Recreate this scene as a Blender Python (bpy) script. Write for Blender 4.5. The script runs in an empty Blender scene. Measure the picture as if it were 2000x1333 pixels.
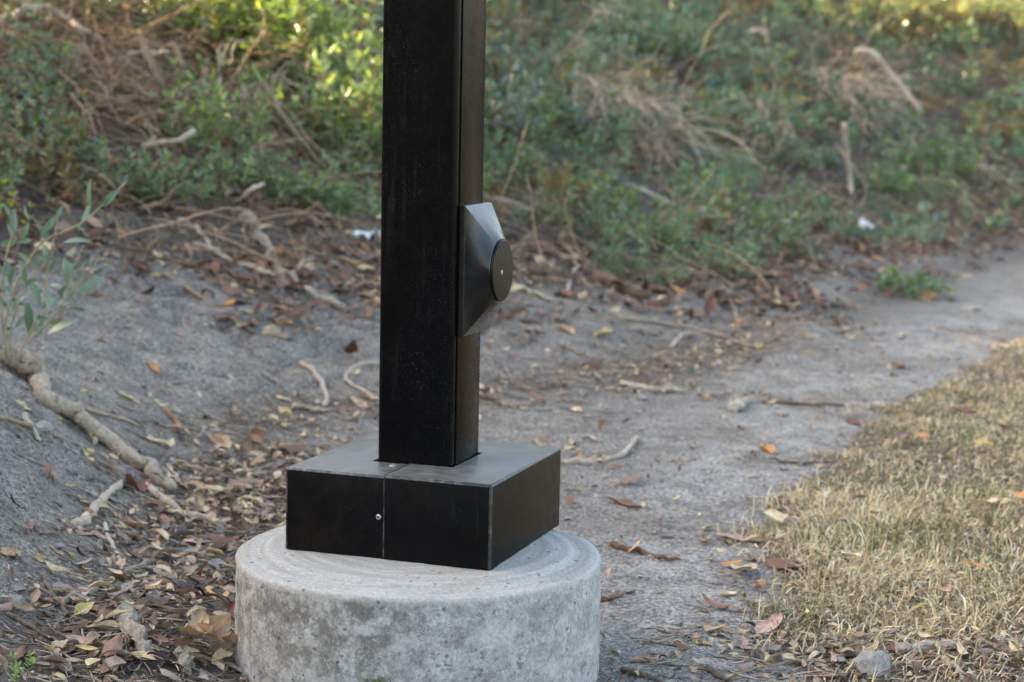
import bpy, bmesh, math
import numpy as np
from mathutils import Vector, Matrix

# ------------------------------------------------------------------ camera, sky, sun, exposure
scene = bpy.context.scene
col = scene.collection
PITCH, ROLL, HEAD = math.radians(7.238), math.radians(1.168), math.radians(0.935)
FPX = 3636.3
CAM = np.array([0.0981, -3.0545, 0.9450])
_F = np.array([math.sin(HEAD)*math.cos(PITCH), math.cos(HEAD)*math.cos(PITCH), -math.sin(PITCH)])
_R = np.array([math.cos(HEAD), -math.sin(HEAD), 0.0])
_U = np.cross(_R, _F)
RT = math.cos(ROLL)*_R + math.sin(ROLL)*_U
UP = -math.sin(ROLL)*_R + math.cos(ROLL)*_U
cd = bpy.data.cameras.new('camera')
cam = bpy.data.objects.new('camera', cd); col.objects.link(cam)
M = Matrix.Identity(4)
for i in range(3):
    M[i][0] = RT[i]; M[i][1] = UP[i]; M[i][2] = -_F[i]; M[i][3] = CAM[i]
cam.matrix_world = M
cd.sensor_width = 36.0; cd.lens = 36.0*FPX/2000.0
cd.clip_start = 0.05; cd.clip_end = 400.0
cd.dof.use_dof = True; cd.dof.focus_distance = 3.02; cd.dof.aperture_fstop = 5.2
scene.camera = cam

SUN_EL, SUN_AZ = math.radians(20.0), math.radians(-82.0)      # azimuth from +Y towards +X
SUN = np.array([math.sin(SUN_AZ)*math.cos(SUN_EL), math.cos(SUN_AZ)*math.cos(SUN_EL), math.sin(SUN_EL)])
world = bpy.data.worlds.new('World'); scene.world = world; world.use_nodes = True
wn = world.node_tree.nodes; wl = world.node_tree.links
sky = wn.new('ShaderNodeTexSky'); sky.sky_type = 'NISHITA'; sky.sun_disc = False
sky.sun_elevation = SUN_EL; sky.sun_rotation = SUN_AZ
sky.air_density = 1.0; sky.dust_density = 3.0; sky.ozone_density = 1.0
bg = wn['Background']; bg.inputs['Strength'].default_value = 0.15
wl.new(sky.outputs[0], bg.inputs['Color'])
sd = bpy.data.lights.new('sun', 'SUN'); sd.energy = 5.0; sd.angle = math.radians(0.53); sd.color = (1.0, 0.83, 0.62)
sun = bpy.data.objects.new('sun', sd); col.objects.link(sun)
sun.rotation_euler = Vector(-SUN).to_track_quat('-Z', 'Y').to_euler()
vs = scene.view_settings
vs.view_transform = 'Standard'; vs.look = 'None'; vs.gamma = 1.0; vs.use_curve_mapping = False
vs.exposure = 2.74
vs.use_white_balance = True; vs.white_balance_temperature = 7800; vs.white_balance_tint = 11
scene.cycles.max_bounces = 6; scene.cycles.diffuse_bounces = 3; scene.cycles.glossy_bounces = 3
scene.cycles.transmission_bounces = 4; scene.cycles.transparent_max_bounces = 4
scene.cycles.use_denoising = True; scene.cycles.sample_clamp_indirect = 3.0; scene.cycles.use_adaptive_sampling = False
try: scene.cycles.denoiser = 'OPENIMAGEDENOISE'
except Exception: pass

# ------------------------------------------------------------------ helpers
rng = np.random.default_rng(11)
def hash2(ix, iy, s):
    n = (ix.astype(np.int64)*374761393 + iy.astype(np.int64)*668265263 + s*2147483647) & 0xffffffff
    n = ((n ^ (n >> 13))*1274126177) & 0xffffffff
    n = n ^ (n >> 16)
    return (n & 0xffffff)/float(0xffffff)
def vnoise(x, y, s=0):
    x = np.asarray(x, float); y = np.asarray(y, float)
    ix = np.floor(x); iy = np.floor(y); fx = x-ix; fy = y-iy
    u = fx*fx*fx*(fx*(fx*6-15)+10); v = fy*fy*fy*(fy*(fy*6-15)+10)
    a = hash2(ix, iy, s); b = hash2(ix+1, iy, s); c = hash2(ix, iy+1, s); d = hash2(ix+1, iy+1, s)
    return (a*(1-u)+b*u)*(1-v)+(c*(1-u)+d*u)*v*1.0 - 0.5
def fbm(x, y, s=0, octs=4):
    t = 0; a = 1.0; k = 1.0
    for o in range(octs):
        t = t + a*vnoise(x*k+o*17.3, y*k-o*9.1, s+o); a *= 0.5; k *= 2.03
    return t
def sp(d, w): # softplus
    return w*np.logaddexp(0, np.asarray(d)/w)
def sstep(a, b, x):
    t = np.clip((np.asarray(x)-a)/(b-a), 0, 1); return t*t*(3-2*t)

FOOT = np.array([(-0.1,-6),(-0.45,-1.6),(-0.62,-0.2),(-0.70,0.7),(-0.66,1.7),(-0.42,2.3),(0.2,2.85),(0.65,3.3),(1.2,4.2),(2.0,5.8),(3.3,8.6),(4.6,10.0),(9.0,12.6),(22,17),(60,28)], float)
def sdist(x, y):
    x = np.asarray(x, float); y = np.asarray(y, float)
    best = np.full(x.shape, 1e9); sg = np.ones(x.shape)
    for (ax, ay), (bx, by) in zip(FOOT[:-1], FOOT[1:]):
        dx, dy = bx-ax, by-ay; L = math.hypot(dx, dy)
        t = np.clip(((x-ax)*dx+(y-ay)*dy)/(L*L), 0, 1)
        px, py = x-(ax+t*dx), y-(ay+t*dy)
        dd = np.hypot(px, py); cr = dx*py-dy*px
        m = dd < best-1e-9
        best = np.where(m, dd, best); sg = np.where(m, np.sign(cr), sg)
    return best*np.where(sg == 0, 1, sg)
GRASS = np.array([(-4,0.62),(-0.6,0.66),(-0.05,0.66),(0.5,0.66),(0.95,0.71),(1.9,1.0),(2.8,1.36),(3.5,1.74),(4.8,2.4),(6.5,3.6),(8.5,5.4),(10,8),(14,20)], float)
def lawn_mask(x, y):   # >0 inside the lawn
    e = np.interp(y, GRASS[:, 0], GRASS[:, 1])
    return np.asarray(x)-e + 0.10*fbm(np.asarray(x)*6, np.asarray(y)*6, 40, 2)
def veg_edge(x, y):
    return np.interp(x, [-3, -1.2, -0.6, 0.3, 0.8, 1.5, 4], [1.5, 1.5, 1.25, 1.0, 0.72, 0.60, 0.55]) + 0.55*fbm(np.asarray(x)*1.9, np.asarray(y)*1.9, 60, 3)
def H(x, y):
    x = np.asarray(x, float); y = np.asarray(y, float)
    d = sdist(x, y)
    h = 0.27*(sp(d, 0.12)) + 0.20*sp(d-1.15, 0.15) - 0.26*sp(d-3.9, 0.3)
    h = h + 0.27*sstep(0.0, 1.0, (-0.50-x)/0.75)*sstep(3.4, 0.6, y)*sstep(-2.5, -0.6, y)
    h = h + 0.05*np.exp(-((x+0.46)/0.17)**2-((y+0.02)/0.45)**2)
    h = h + 0.02*sstep(-0.02, 0.15, lawn_mask(x, y))
    h = h + 0.10*np.exp(-((x-1.36)/0.20)**2-((y-4.25)/0.30)**2)
    slope = sstep(0.0, 0.5, d)
    rough = 0.35+0.65*slope
    h = h + rough*(0.05*fbm(x*1.6, y*1.6, 1, 2) + 0.026*fbm(x*6, y*6, 5, 3))
    ridge = np.abs(fbm((x+0.5*y)*3.2, (y-0.4*x)*5.5, 9, 3))
    h = h - 0.045*slope*np.exp(-(ridge/0.10)**2)*sstep(0.05, 0.3, fbm(x*0.9+3, y*0.9, 12, 2)+0.12)
    h = h + (0.007+0.006*slope)*fbm(x*26, y*26, 21, 2)
    return h
class Grid:
    def __init__(s, fn, x0, x1, y0, y1, st):
        s.x0, s.y0, s.st = x0, y0, st
        gx = np.arange(x0, x1, st); gy = np.arange(y0, y1, st); A, B = np.meshgrid(gx, gy)
        s.g = fn(A.ravel(), B.ravel()).reshape(A.shape)
    def __call__(s, x, y):
        x = (np.asarray(x, float)-s.x0)/s.st; y = (np.asarray(y, float)-s.y0)/s.st
        h, w = s.g.shape; x = np.clip(x, 0, w-1.001); y = np.clip(y, 0, h-1.001)
        i = x.astype(int); j = y.astype(int); u = x-i; v = y-j; g = s.g
        return (g[j, i]*(1-u)+g[j, i+1]*u)*(1-v)+(g[j+1, i]*(1-u)+g[j+1, i+1]*u)*v
HN = Grid(H, -1.9, 2.7, -1.0, 5.4, 0.02); HFAR = Grid(H, -13, 12, -2.5, 22, 0.07)
def HG(x, y):
    x = np.asarray(x, float); y = np.asarray(y, float)
    return np.where((x > -1.88) & (x < 2.66) & (y > -0.98) & (y < 5.36), HN(x, y), HFAR(x, y))
def gz(x, y): return float(HG(x, y))
def gnormal(x, y, e=0.03):
    x = np.asarray(x, float); y = np.asarray(y, float)
    n = np.stack([-(HG(x+e, y)-HG(x-e, y))/(2*e), -(HG(x, y+e)-HG(x, y-e))/(2*e), np.ones(x.shape)], -1)
    return n/np.linalg.norm(n, axis=-1, keepdims=True)
_T = np.geomspace(1.7, 40, 500)
def ray(px, py):
    return _F + RT*(px-1000)/FPX - UP*(py-666.5)/FPX
def at(px, py, lift=0.0):
    """the spot on the terrain seen at a point of the photograph"""
    d = ray(px, py); P = CAM+_T[:, None]*d
    g = P[:, 2]-(HG(P[:, 0], P[:, 1])+lift)
    i = np.where(g <= 0)[0]
    if len(i) == 0: return CAM+d*12
    i = max(int(i[0]), 1); t0, t1 = _T[i-1], _T[i]; g0, g1 = g[i-1], g[i]
    t = t0+(t1-t0)*g0/(g0-g1)
    return CAM+t*d
def tdepth(px, py): return float((at(px, py)-CAM)@_F)
def atd(px, py, depth): return CAM+ray(px, py)*depth
def pix(P):
    d = np.atleast_2d(P)-CAM; z = d@_F
    return np.stack([1000+FPX*(d@RT)/z, 666.5-FPX*(d@UP)/z], 1), z

class Acc:
    def __init__(s): s.v = []; s.q = []; s.t = []; s.c = []; s.n = 0
    def add(s, v, f, c=None):
        v = np.asarray(v, float).reshape(-1, 3); f = np.asarray(f, np.int64)
        (s.q if f.shape[1] == 4 else s.t).append(f+s.n)
        s.v.append(v)
        if c is None: c = (1, 1, 1)
        c = np.asarray(c, float)
        s.c.append(np.broadcast_to(c, v.shape) if c.ndim == 1 else c)
        s.n += len(v)
    def more(s, f):  # further faces on the verts just added
        f = np.asarray(f, np.int64); (s.q if f.shape[1] == 4 else s.t).append(f+s.n-len(s.v[-1]))
    def mesh(s, name, mat, smooth=True):
        me = bpy.data.meshes.new(name)
        v = np.concatenate(s.v); q = np.concatenate(s.q) if s.q else np.zeros((0, 4), int); t = np.concatenate(s.t) if s.t else np.zeros((0, 3), int)
        me.vertices.add(len(v)); me.vertices.foreach_set('co', v.astype(np.float32).ravel())
        loops = np.concatenate([q.ravel(), t.ravel()]).astype(np.int32)
        me.loops.add(len(loops)); me.loops.foreach_set('vertex_index', loops)
        starts = np.concatenate([np.arange(len(q))*4, len(q)*4+np.arange(len(t))*3]).astype(np.int32)
        me.polygons.add(len(starts)); me.polygons.foreach_set('loop_start', starts)
        me.polygons.foreach_set('use_smooth', np.full(len(starts), smooth))
        a = me.attributes.new('col', 'FLOAT_COLOR', 'POINT')
        c = np.concatenate([np.concatenate(s.c), np.ones((len(v), 1))], 1)
        a.data.foreach_set('color', c.astype(np.float32).ravel())
        me.update(calc_edges=True); me.validate()
        if mat: me.materials.append(mat)
        return me
    def obj(s, name, mat, parent=None, smooth=True):
        return link(name, s.mesh(name, mat, smooth), parent)
def link(name, me, parent=None):
    o = bpy.data.objects.new(name, me); col.objects.link(o); o.parent = parent; return o
LABELS = set()
def tag(o, label, cat, group=None):
    o['label'] = label; o['category'] = cat
    if group: o['group'] = group
    LABELS.add(label); return o
def thing(name, label, cat, loc=(0, 0, 0), group=None):
    o = bpy.data.objects.new(name, None); col.objects.link(o); o.location = loc; o.empty_display_size = 0.05
    return tag(o, label, cat, group)
def stuff(o, label, cat):
    o['kind'] = 'stuff'; return tag(o, label, cat)

def spline(P, n):
    P = np.asarray(P, float)
    if len(P) < 3: return P[0]+(P[-1]-P[0])*np.linspace(0, 1, n)[:, None]
    Q = np.concatenate([[2*P[0]-P[1]], P, [2*P[-1]-P[-2]]])
    out = []
    for t in np.linspace(0, len(P)-1-1e-9, n):
        i = int(t); u = t-i; a, b, c, d = Q[i:i+4]
        out.append(0.5*((2*b)+(-a+c)*u+(2*a-5*b+4*c-d)*u*u+(-a+3*b-3*c+d)*u**3))
    return np.array(out)
def tube(P, r, ns=6, jit=0.0, rg=None):
    """closed tapered tube along P with radii r -> verts, quads"""
    P = np.asarray(P, float); n = len(P); r = np.broadcast_to(np.asarray(r, float), (n,))
    T = np.gradient(P, axis=0); T /= np.linalg.norm(T, axis=1, keepdims=True)+1e-12
    a = np.array([0.31, 0.2, 0.93]); N = np.cross(T, a); N /= np.linalg.norm(N, axis=1, keepdims=True)+1e-9
    B = np.cross(T, N)
    th = np.arange(ns)/ns*2*math.pi
    rr = r[:, None]*np.ones(ns)
    if jit and rg is not None: rr = rr*(1+jit*rg.normal(size=rr.shape))
    V = P[:, None]+rr[..., None]*(np.cos(th)[None, :, None]*N[:, None]+np.sin(th)[None, :, None]*B[:, None])
    V = np.concatenate([V.reshape(-1, 3), P[:1]-T[:1]*r[0]*0.3, P[-1:]+T[-1:]*r[-1]*0.3])
    if (n, ns) not in _TF:
        f = [(i*ns+j, i*ns+(j+1) % ns, (i+1)*ns+(j+1) % ns, (i+1)*ns+j) for i in range(n-1) for j in range(ns)]
        tr = []
        for j in range(ns):
            k = (j+1) % ns
            tr.append((k, j, n*ns)); tr.append(((n-1)*ns+j, (n-1)*ns+k, n*ns+1))
        _TF[(n, ns)] = (np.array(f), np.array(tr))
    return V, *_TF[(n, ns)]
_TF = {}
def add_tube(acc, P, r, ns=6, c=(1, 1, 1), jit=0.0, rg=None):
    V, f, t = tube(P, r, ns, jit, rg)
    acc.add(V, f, c); acc.more(t)

# ------------------------------------------------------------------ materials
def mat(name):
    m = bpy.data.materials.new(name); m.use_nodes = True
    nt = m.node_tree; b = nt.nodes['Principled BSDF']
    return m, nt, b
class N:
    def __init__(s, nt): s.nt = nt
    def new(s, t, **k):
        n = s.nt.nodes.new(t)
        for a, b in k.items(): setattr(n, a, b)
        return n
    def L(s, a, b): s.nt.links.new(a, b)
    def noise(s, co, scale, detail=4, rough=0.6, dist=0.0):
        n = s.new('ShaderNodeTexNoise'); n.inputs['Scale'].default_value = scale; n.inputs['Detail'].default_value = detail
        n.inputs['Roughness'].default_value = rough; n.inputs['Distortion'].default_value = dist
        if co is not None: s.L(co, n.inputs['Vector'])
        return n.outputs['Fac']
    def voro(s, co, scale, feat='F1', out='Distance', rnd=1.0):
        n = s.new('ShaderNodeTexVoronoi', feature=feat); n.inputs['Scale'].default_value = scale
        n.inputs['Randomness'].default_value = rnd
        if co is not None: s.L(co, n.inputs['Vector'])
        return n.outputs[out]
    def ramp(s, x, *stops):
        n = s.new('ShaderNodeValToRGB'); el = n.color_ramp.elements
        while len(el) < len(stops): el.new(0.5)
        for e, (p, c) in zip(el, stops):
            e.position = p; e.color = (c, c, c, 1) if isinstance(c, (int, float)) else (*c, 1)
        s.L(x, n.inputs[0]); return n.outputs[0]
    def math(s, op, a, b=None):
        n = s.new('ShaderNodeMath', operation=op)
        for i, v in enumerate((a, b)):
            if v is None: continue
            if isinstance(v, (int, float)): n.inputs[i].default_value = v
            else: s.L(v, n.inputs[i])
        return n.outputs[0]
    def mix(s, f, a, b, mode='MIX'):
        n = s.new('ShaderNodeMix', data_type='RGBA', blend_type=mode)
        for sock, v in ((n.inputs[0], f), (n.inputs[6], a), (n.inputs[7], b)):
            if isinstance(v, (int, float)): sock.default_value = v
            elif isinstance(v, tuple): sock.default_value = (*v, 1)
            else: s.L(v, sock)
        return n.outputs[2]
    def attr(s, name, out='Fac'):
        n = s.new('ShaderNodeAttribute', attribute_name=name); return n.outputs[out]
    def coord(s, k='Object'):
        return s.new('ShaderNodeTexCoord').outputs[k]
    def pos(s): return s.new('ShaderNodeNewGeometry').outputs['Position']
    def bump(s, h, strength, dist, prev=None):
        n = s.new('ShaderNodeBump'); n.inputs['Strength'].default_value = strength; n.inputs['Distance'].default_value = dist
        s.L(h, n.inputs['Height'])
        if prev is not None: s.L(prev, n.inputs['Normal'])
        return n.outputs[0]

def m_ground():
    m, nt, b = mat('bare_dirt'); n = N(nt); p = n.pos()
    big = n.noise(p, 1.3, 4, 0.55); mid = n.noise(p, 9, 5, 0.65); fine = n.noise(p, 105, 4, 0.75); grit = n.noise(p, 260, 2, 0.6)
    c = n.mix(n.ramp(big, (0.35, 0.0), (0.68, 1.0)), (0.205, 0.193, 0.180), (0.265, 0.238, 0.205))
    c = n.mix(n.ramp(mid, (0.42, 0.0), (0.64, 0.8)), c, (0.135, 0.126, 0.117))
    path = n.attr('path'); lit = n.attr('humus'); lawn = n.attr('lawn')
    c = n.mix(n.math('MULTIPLY', path, 0.8), c, n.mix(n.ramp(mid, (0.4, 0.0), (0.65, 1.0)), (0.34, 0.335, 0.322), (0.20, 0.195, 0.187)))
    c = n.mix(n.math('MULTIPLY', lit, n.ramp(fine, (0.35, 0.7), (0.6, 1.0))), c, (0.075, 0.058, 0.046))
    c = n.mix(n.math('MULTIPLY', lawn, 0.85), c, n.mix(n.ramp(fine, (0.4, 0.0), (0.6, 1.0)), (0.07, 0.055, 0.038), (0.15, 0.115, 0.075)))
    c = n.mix(n.ramp(fine, (0.36, 0.0), (0.64, 1.0)), n.mix(1.0, c, (0.36, 0.355, 0.35), 'MULTIPLY'), n.mix(1.0, c, (1.85, 1.83, 1.80), 'MULTIPLY'))
    c = n.mix(n.ramp(grit, (0.34, 1.0), (0.45, 0.0)), c, n.mix(1.0, c, (0.38, 0.37, 0.36), 'MULTIPLY'))
    v = n.voro(p, 150); vc = n.voro(p, 150, out='Color')
    sel = n.math('MULTIPLY', n.ramp(v, (0.20, 1.0), (0.30, 0.0)), n.ramp(vc, (0.70, 0.0), (0.76, 1.0)))
    c = n.mix(n.math('MULTIPLY', sel, 0.65), c, n.mix(n.ramp(vc, (0.78, 0.0), (0.9, 1.0)), (0.50, 0.47, 0.42), (0.36, 0.26, 0.18)))
    nt.links.new(c, b.inputs['Base Color']); b.inputs['Roughness'].default_value = 0.95; b.inputs['Specular IOR Level'].default_value = 0.15
    h = n.math('ADD', n.math('MULTIPLY', fine, 1.0), n.math('MULTIPLY', grit, 0.45))
    h = n.math('ADD', h, n.math('MULTIPLY', sel, 0.25))
    b1 = n.bump(mid, 0.8, 0.03)
    nt.links.new(n.bump(h, 1.0, 0.010, b1), b.inputs['Normal'])
    return m
def m_dead_leaf(name, use_obj):
    m, nt, b = mat(name); n = N(nt)
    if use_obj:
        oi = n.new('ShaderNodeObjectInfo'); base = oi.outputs['Color']; co = n.coord('Object')
    else:
        base = n.attr('col', 'Color'); co = n.pos()
    spots = n.noise(co, 60 if not use_obj else 45, 4, 0.65)
    c = n.mix(n.ramp(spots, (0.36, 0.0), (0.62, 1.0)), n.mix(1.0, base, (0.58, 0.50, 0.46), 'MULTIPLY'), base)
    if use_obj:
        sx = n.new('ShaderNodeSeparateXYZ'); n.L(co, sx.inputs[0])
        ay = n.math('ABSOLUTE', sx.outputs[1])
        rib = n.ramp(ay, (0.0, 1.0), (0.0011, 0.0))
        vein = n.math('SINE', n.math('MULTIPLY', n.math('ADD', sx.outputs[0], n.math('MULTIPLY', ay, -0.9)), 900))
        c = n.mix(n.math('MULTIPLY', n.ramp(vein, (0.80, 0.0), (1.0, 1.0)), 0.22), c, n.mix(1.0, base, (1.35, 1.3, 1.2), 'MULTIPLY'))
        c = n.mix(n.math('MULTIPLY', rib, 0.45), c, n.mix(1.0, base, (1.5, 1.4, 1.25), 'MULTIPLY'))
    nt.links.new(c, b.inputs['Base Color']); b.inputs['Roughness'].default_value = 0.55; b.inputs['Specular IOR Level'].default_value = 0.35
    nt.links.new(n.bump(spots, 0.3, 0.002), b.inputs['Normal'])
    tr = n.new('ShaderNodeBsdfTranslucent'); n.L(c, tr.inputs[0])
    ms = n.new('ShaderNodeMixShader'); ms.inputs[0].default_value = 0.12
    n.L(b.outputs[0], ms.inputs[1]); n.L(tr.outputs[0], ms.inputs[2]); n.L(ms.outputs[0], nt.nodes['Material Output'].inputs[0])
    return m
def m_foliage(name, rough=0.22, trans=0.38, use_obj=False, spec=0.5):
    m, nt, b = mat(name); n = N(nt)
    base = n.new('ShaderNodeObjectInfo').outputs['Color'] if use_obj else n.attr('col', 'Color')
    c = n.mix(n.ramp(n.noise(n.pos(), 30, 3), (0.35, 0.0), (0.65, 1.0)), n.mix(1.0, base, (0.75, 0.78, 0.72), 'MULTIPLY'), base)
    nt.links.new(c, b.inputs['Base Color']); b.inputs['Roughness'].default_value = rough; b.inputs['Specular IOR Level'].default_value = spec
    b.inputs['Coat Weight'].default_value = 0.5; b.inputs['Coat Roughness'].default_value = 0.22
    tr = n.new('ShaderNodeBsdfTranslucent'); n.L(n.mix(1.0, c, (1.5, 1.45, 0.6), 'MULTIPLY'), tr.inputs[0])
    ms = n.new('ShaderNodeMixShader'); ms.inputs[0].default_value = trans
    n.L(b.outputs[0], ms.inputs[1]); n.L(tr.outputs[0], ms.inputs[2]); n.L(ms.outputs[0], nt.nodes['Material Output'].inputs[0])
    return m
def m_wood(name, a, c2, scale=1.0, attr=False):
    m, nt, b = mat(name); n = N(nt); p = n.pos()
    mp = n.new('ShaderNodeMapping'); mp.inputs['Scale'].default_value = (1, 1, 1); n.L(p, mp.inputs[0])
    f = n.noise(mp.outputs[0], 70*scale, 5, 0.7, 1.5); g = n.noise(p, 14*scale, 3)
    c = n.mix(n.ramp(f, (0.35, 0.0), (0.65, 1.0)), a, c2)
    c = n.mix(n.ramp(g, (0.4, 0.0), (0.7, 0.5)), c, n.mix(1.0, c, (0.5, 0.45, 0.42), 'MULTIPLY'))
    if attr: c = n.mix(1.0, c, n.attr('col', 'Color'), 'MULTIPLY')
    nt.links.new(c, b.inputs['Base Color']); b.inputs['Roughness'].default_value = 0.85; b.inputs['Specular IOR Level'].default_value = 0.2
    nt.links.new(n.bump(f, 0.7, 0.003), b.inputs['Normal'])
    return m
def m_black(name, dust=0.3, rough=0.3, rust=0.0, top=0.0, spec=0.22):
    m, nt, b = mat(name); n = N(nt); p = n.pos()
    sc = n.noise(p, 300, 2, 0.6); zone = n.noise(p, 7, 3, 0.6); sm = n.noise(p, 40, 4, 0.7)
    speck = n.math('MULTIPLY', n.ramp(sc, (0.60, 0.0), (0.68, 1.0)), n.ramp(zone, (0.40, 0.0), (0.65, 1.0)))
    c = n.mix(n.math('MULTIPLY', speck, dust), (0.0026, 0.0025, 0.0027), (0.10, 0.10, 0.12))
    mp = n.new('ShaderNodeMapping'); mp.inputs['Scale'].default_value = (1, 1, 0.06); n.L(p, mp.inputs[0])
    drip = n.math('MULTIPLY', n.ramp(n.noise(mp.outputs[0], 85, 3, 0.6), (0.56, 0.0), (0.70, 1.0)), n.ramp(zone, (0.45, 0.0), (0.62, 1.0)))
    c = n.mix(n.math('MULTIPLY', drip, 0.10 if dust > 0.06 else 0.0), c, (0.10, 0.095, 0.09))
    if rust: c = n.mix(n.math('MULTIPLY', n.ramp(n.noise(p, 11, 5, 0.7), (0.52, 0.0), (0.75, 1.0)), rust), c, (0.022, 0.012, 0.008))
    if top:
        nz = n.new('ShaderNodeSeparateXYZ'); n.L(n.new('ShaderNodeNewGeometry').outputs['Normal'], nz.inputs[0])
        dust_sheen = n.math('MULTIPLY', n.ramp(nz.outputs[2], (0.6, 0.0), (0.95, 1.0)), n.ramp(sm, (0.3, 0.35), (0.7, 1.0)))
        c = n.mix(n.math('MULTIPLY', dust_sheen, top), c, (0.22, 0.215, 0.205))  # dust tone on upward faces, kept pale to stand in for reflected sky
    nt.links.new(c, b.inputs['Base Color'])
    r = n.math('ADD', n.math('MULTIPLY', n.ramp(sm, (0.3, 0.0), (0.7, 1.0)), 0.14), rough-0.05)
    nt.links.new(r, b.inputs['Roughness']); b.inputs['Specular IOR Level'].default_value = spec
    if dust > 0.06: nt.links.new(n.bump(n.noise(p, 900, 2), 0.04, 0.0005), b.inputs['Normal'])
    return m
def m_worn_edge():
    m, nt, b = mat('worn_black_edge'); n = N(nt); p = n.pos()
    w = n.math('MULTIPLY', n.ramp(n.noise(p, 60, 5, 0.75), (0.46, 0.0), (0.60, 1.0)), n.ramp(n.noise(p, 9, 2), (0.38, 0.1), (0.6, 1.0)))
    nt.links.new(n.mix(n.math('MULTIPLY', w, 0.24), (0.006, 0.006, 0.006), (0.34, 0.34, 0.35)), b.inputs['Base Color'])
    b.inputs['Roughness'].default_value = 0.4
    return m
def m_concrete():
    m, nt, b = mat('weathered_concrete'); n = N(nt); p = n.coord('Object')
    sx = n.new('ShaderNodeSeparateXYZ'); n.L(p, sx.inputs[0]); z = sx.outputs[2]
    big = n.noise(p, 5.5, 5, 0.62, 0.2); mid = n.noise(p, 24, 6, 0.75, 0.15); fine = n.noise(p, 190, 3, 0.7)
    side = n.mix(n.ramp(mid, (0.36, 0.0), (0.62, 1.0)), (0.26, 0.258, 0.25), (0.42, 0.425, 0.415))
    blot = n.noise(p, 75, 4, 0.70, 0.0); zone = n.noise(p, 9, 3, 0.6)
    xb = n.ramp(n.math('ADD', sx.outputs[0], n.math('MULTIPLY', big, 0.40)), (0.14, 1.0), (0.32, 0.25))
    stain = n.math('MULTIPLY', n.ramp(mid, (0.44, 1.0), (0.56, 0.12)), xb)
    stain = n.math('MULTIPLY', stain, n.ramp(z, (0.02, 0.55), (0.14, 1.0)))
    side = n.mix(n.math('MULTIPLY', stain, 0.68), side, (0.120, 0.105, 0.088))
    pits = n.math('MULTIPLY', n.ramp(blot, (0.38, 1.0), (0.44, 0.0)), n.ramp(zone, (0.42, 0.0), (0.56, 1.0)))
    side = n.mix(n.math('MULTIPLY', pits, 0.75), side, (0.135, 0.118, 0.105))
    veins = n.ramp(n.math('ABSOLUTE', n.math('SUBTRACT', n.noise(p, 16, 5, 0.65, 0.3), 0.5)), (0.0, 1.0), (0.011, 0.0))
    side = n.mix(n.math('MULTIPLY', veins, 0.55), side, (0.50, 0.50, 0.48))
    # top: faint trowel rings
    rad = n.new('ShaderNodeVectorMath', operation='LENGTH'); fl = n.new('ShaderNodeCombineXYZ')
    n.L(sx.outputs[0], fl.inputs[0]); n.L(sx.outputs[1], fl.inputs[1]); n.L(fl.outputs[0], rad.inputs[0])
    ringco = n.new('ShaderNodeCombineXYZ'); n.L(n.math('MULTIPLY', rad.outputs['Value'], 1.0), ringco.inputs[0]); n.L(n.math('MULTIPLY', sx.outputs[0], 0.10), ringco.inputs[1])
    rings = n.noise(ringco.outputs[0], 55, 4, 0.65)
    top = n.mix(n.ramp(rings, (0.36, 0.0), (0.64, 1.0)), (0.285, 0.278, 0.258), (0.40, 0.395, 0.375))
    top = n.mix(n.math('MULTIPLY', n.ramp(big, (0.5, 0.0), (0.68, 1.0)), 0.5), top, (0.33, 0.29, 0.235))
    f = n.ramp(n.math('ADD', z, n.math('MULTIPLY', mid, 0.012)), (0.1925, 0.0), (0.1965, 1.0))
    c = n.mix(f, side, top)
    c = n.mix(n.ramp(fine, (0.3, 0.0), (0.7, 1.0)), n.mix(1.0, c, (0.74, 0.73, 0.72), 'MULTIPLY'), n.mix(1.0, c, (1.15, 1.15, 1.15), 'MULTIPLY'))
    por = n.voro(p, 60); pc = n.voro(p, 60, out='Color')
    pore = n.math('MULTIPLY', n.ramp(por, (0.14, 1.0), (0.22, 0.0)), n.ramp(pc, (0.64, 0.0), (0.68, 1.0)))
    c = n.mix(n.math('MULTIPLY', pore, 0.6), c, (0.07, 0.065, 0.06))
    nt.links.new(c, b.inputs['Base Color']); b.inputs['Roughness'].default_value = 0.9; b.inputs['Specular IOR Level'].default_value = 0.25
    h = n.math('SUBTRACT', n.math('ADD', n.math('MULTIPLY', fine, 0.5), n.math('MULTIPLY', blot, 0.4)), n.math('MULTIPLY', pore, 1.2))
    b1 = n.bump(h, 0.6, 0.002)
    nt.links.new(n.bump(rings, 0.15, 0.003, b1), b.inputs['Normal'])
    return m
def m_plain(name, c, rough=0.8, bump=0.3, scale=80, var=0.6, metal=0.0):
    m, nt, b = mat(name); n = N(nt); p = n.pos(); f = n.noise(p, scale, 5, 0.7)
    nt.links.new(n.mix(n.ramp(f, (0.3, 0.0), (0.7, 1.0)), tuple(x*var for x in c), c), b.inputs['Base Color'])
    b.inputs['Roughness'].default_value = rough; b.inputs['Metallic'].default_value = metal
    nt.links.new(n.bump(f, bump, 0.004), b.inputs['Normal'])
    return m
def m_attr(name, rough=0.8, trans=0.0):
    m, nt, b = mat(name); n = N(nt); c = n.attr('col', 'Color')
    nt.links.new(c, b.inputs['Base Color']); b.inputs['Roughness'].default_value = rough; b.inputs['Specular IOR Level'].default_value = 0.25
    if trans:
        tr = n.new('ShaderNodeBsdfTranslucent'); n.L(c, tr.inputs[0]); ms = n.new('ShaderNodeMixShader'); ms.inputs[0].default_value = trans
        n.L(b.outputs[0], ms.inputs[1]); n.L(tr.outputs[0], ms.inputs[2]); n.L(ms.outputs[0], nt.nodes['Material Output'].inputs[0])
    return m
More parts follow.
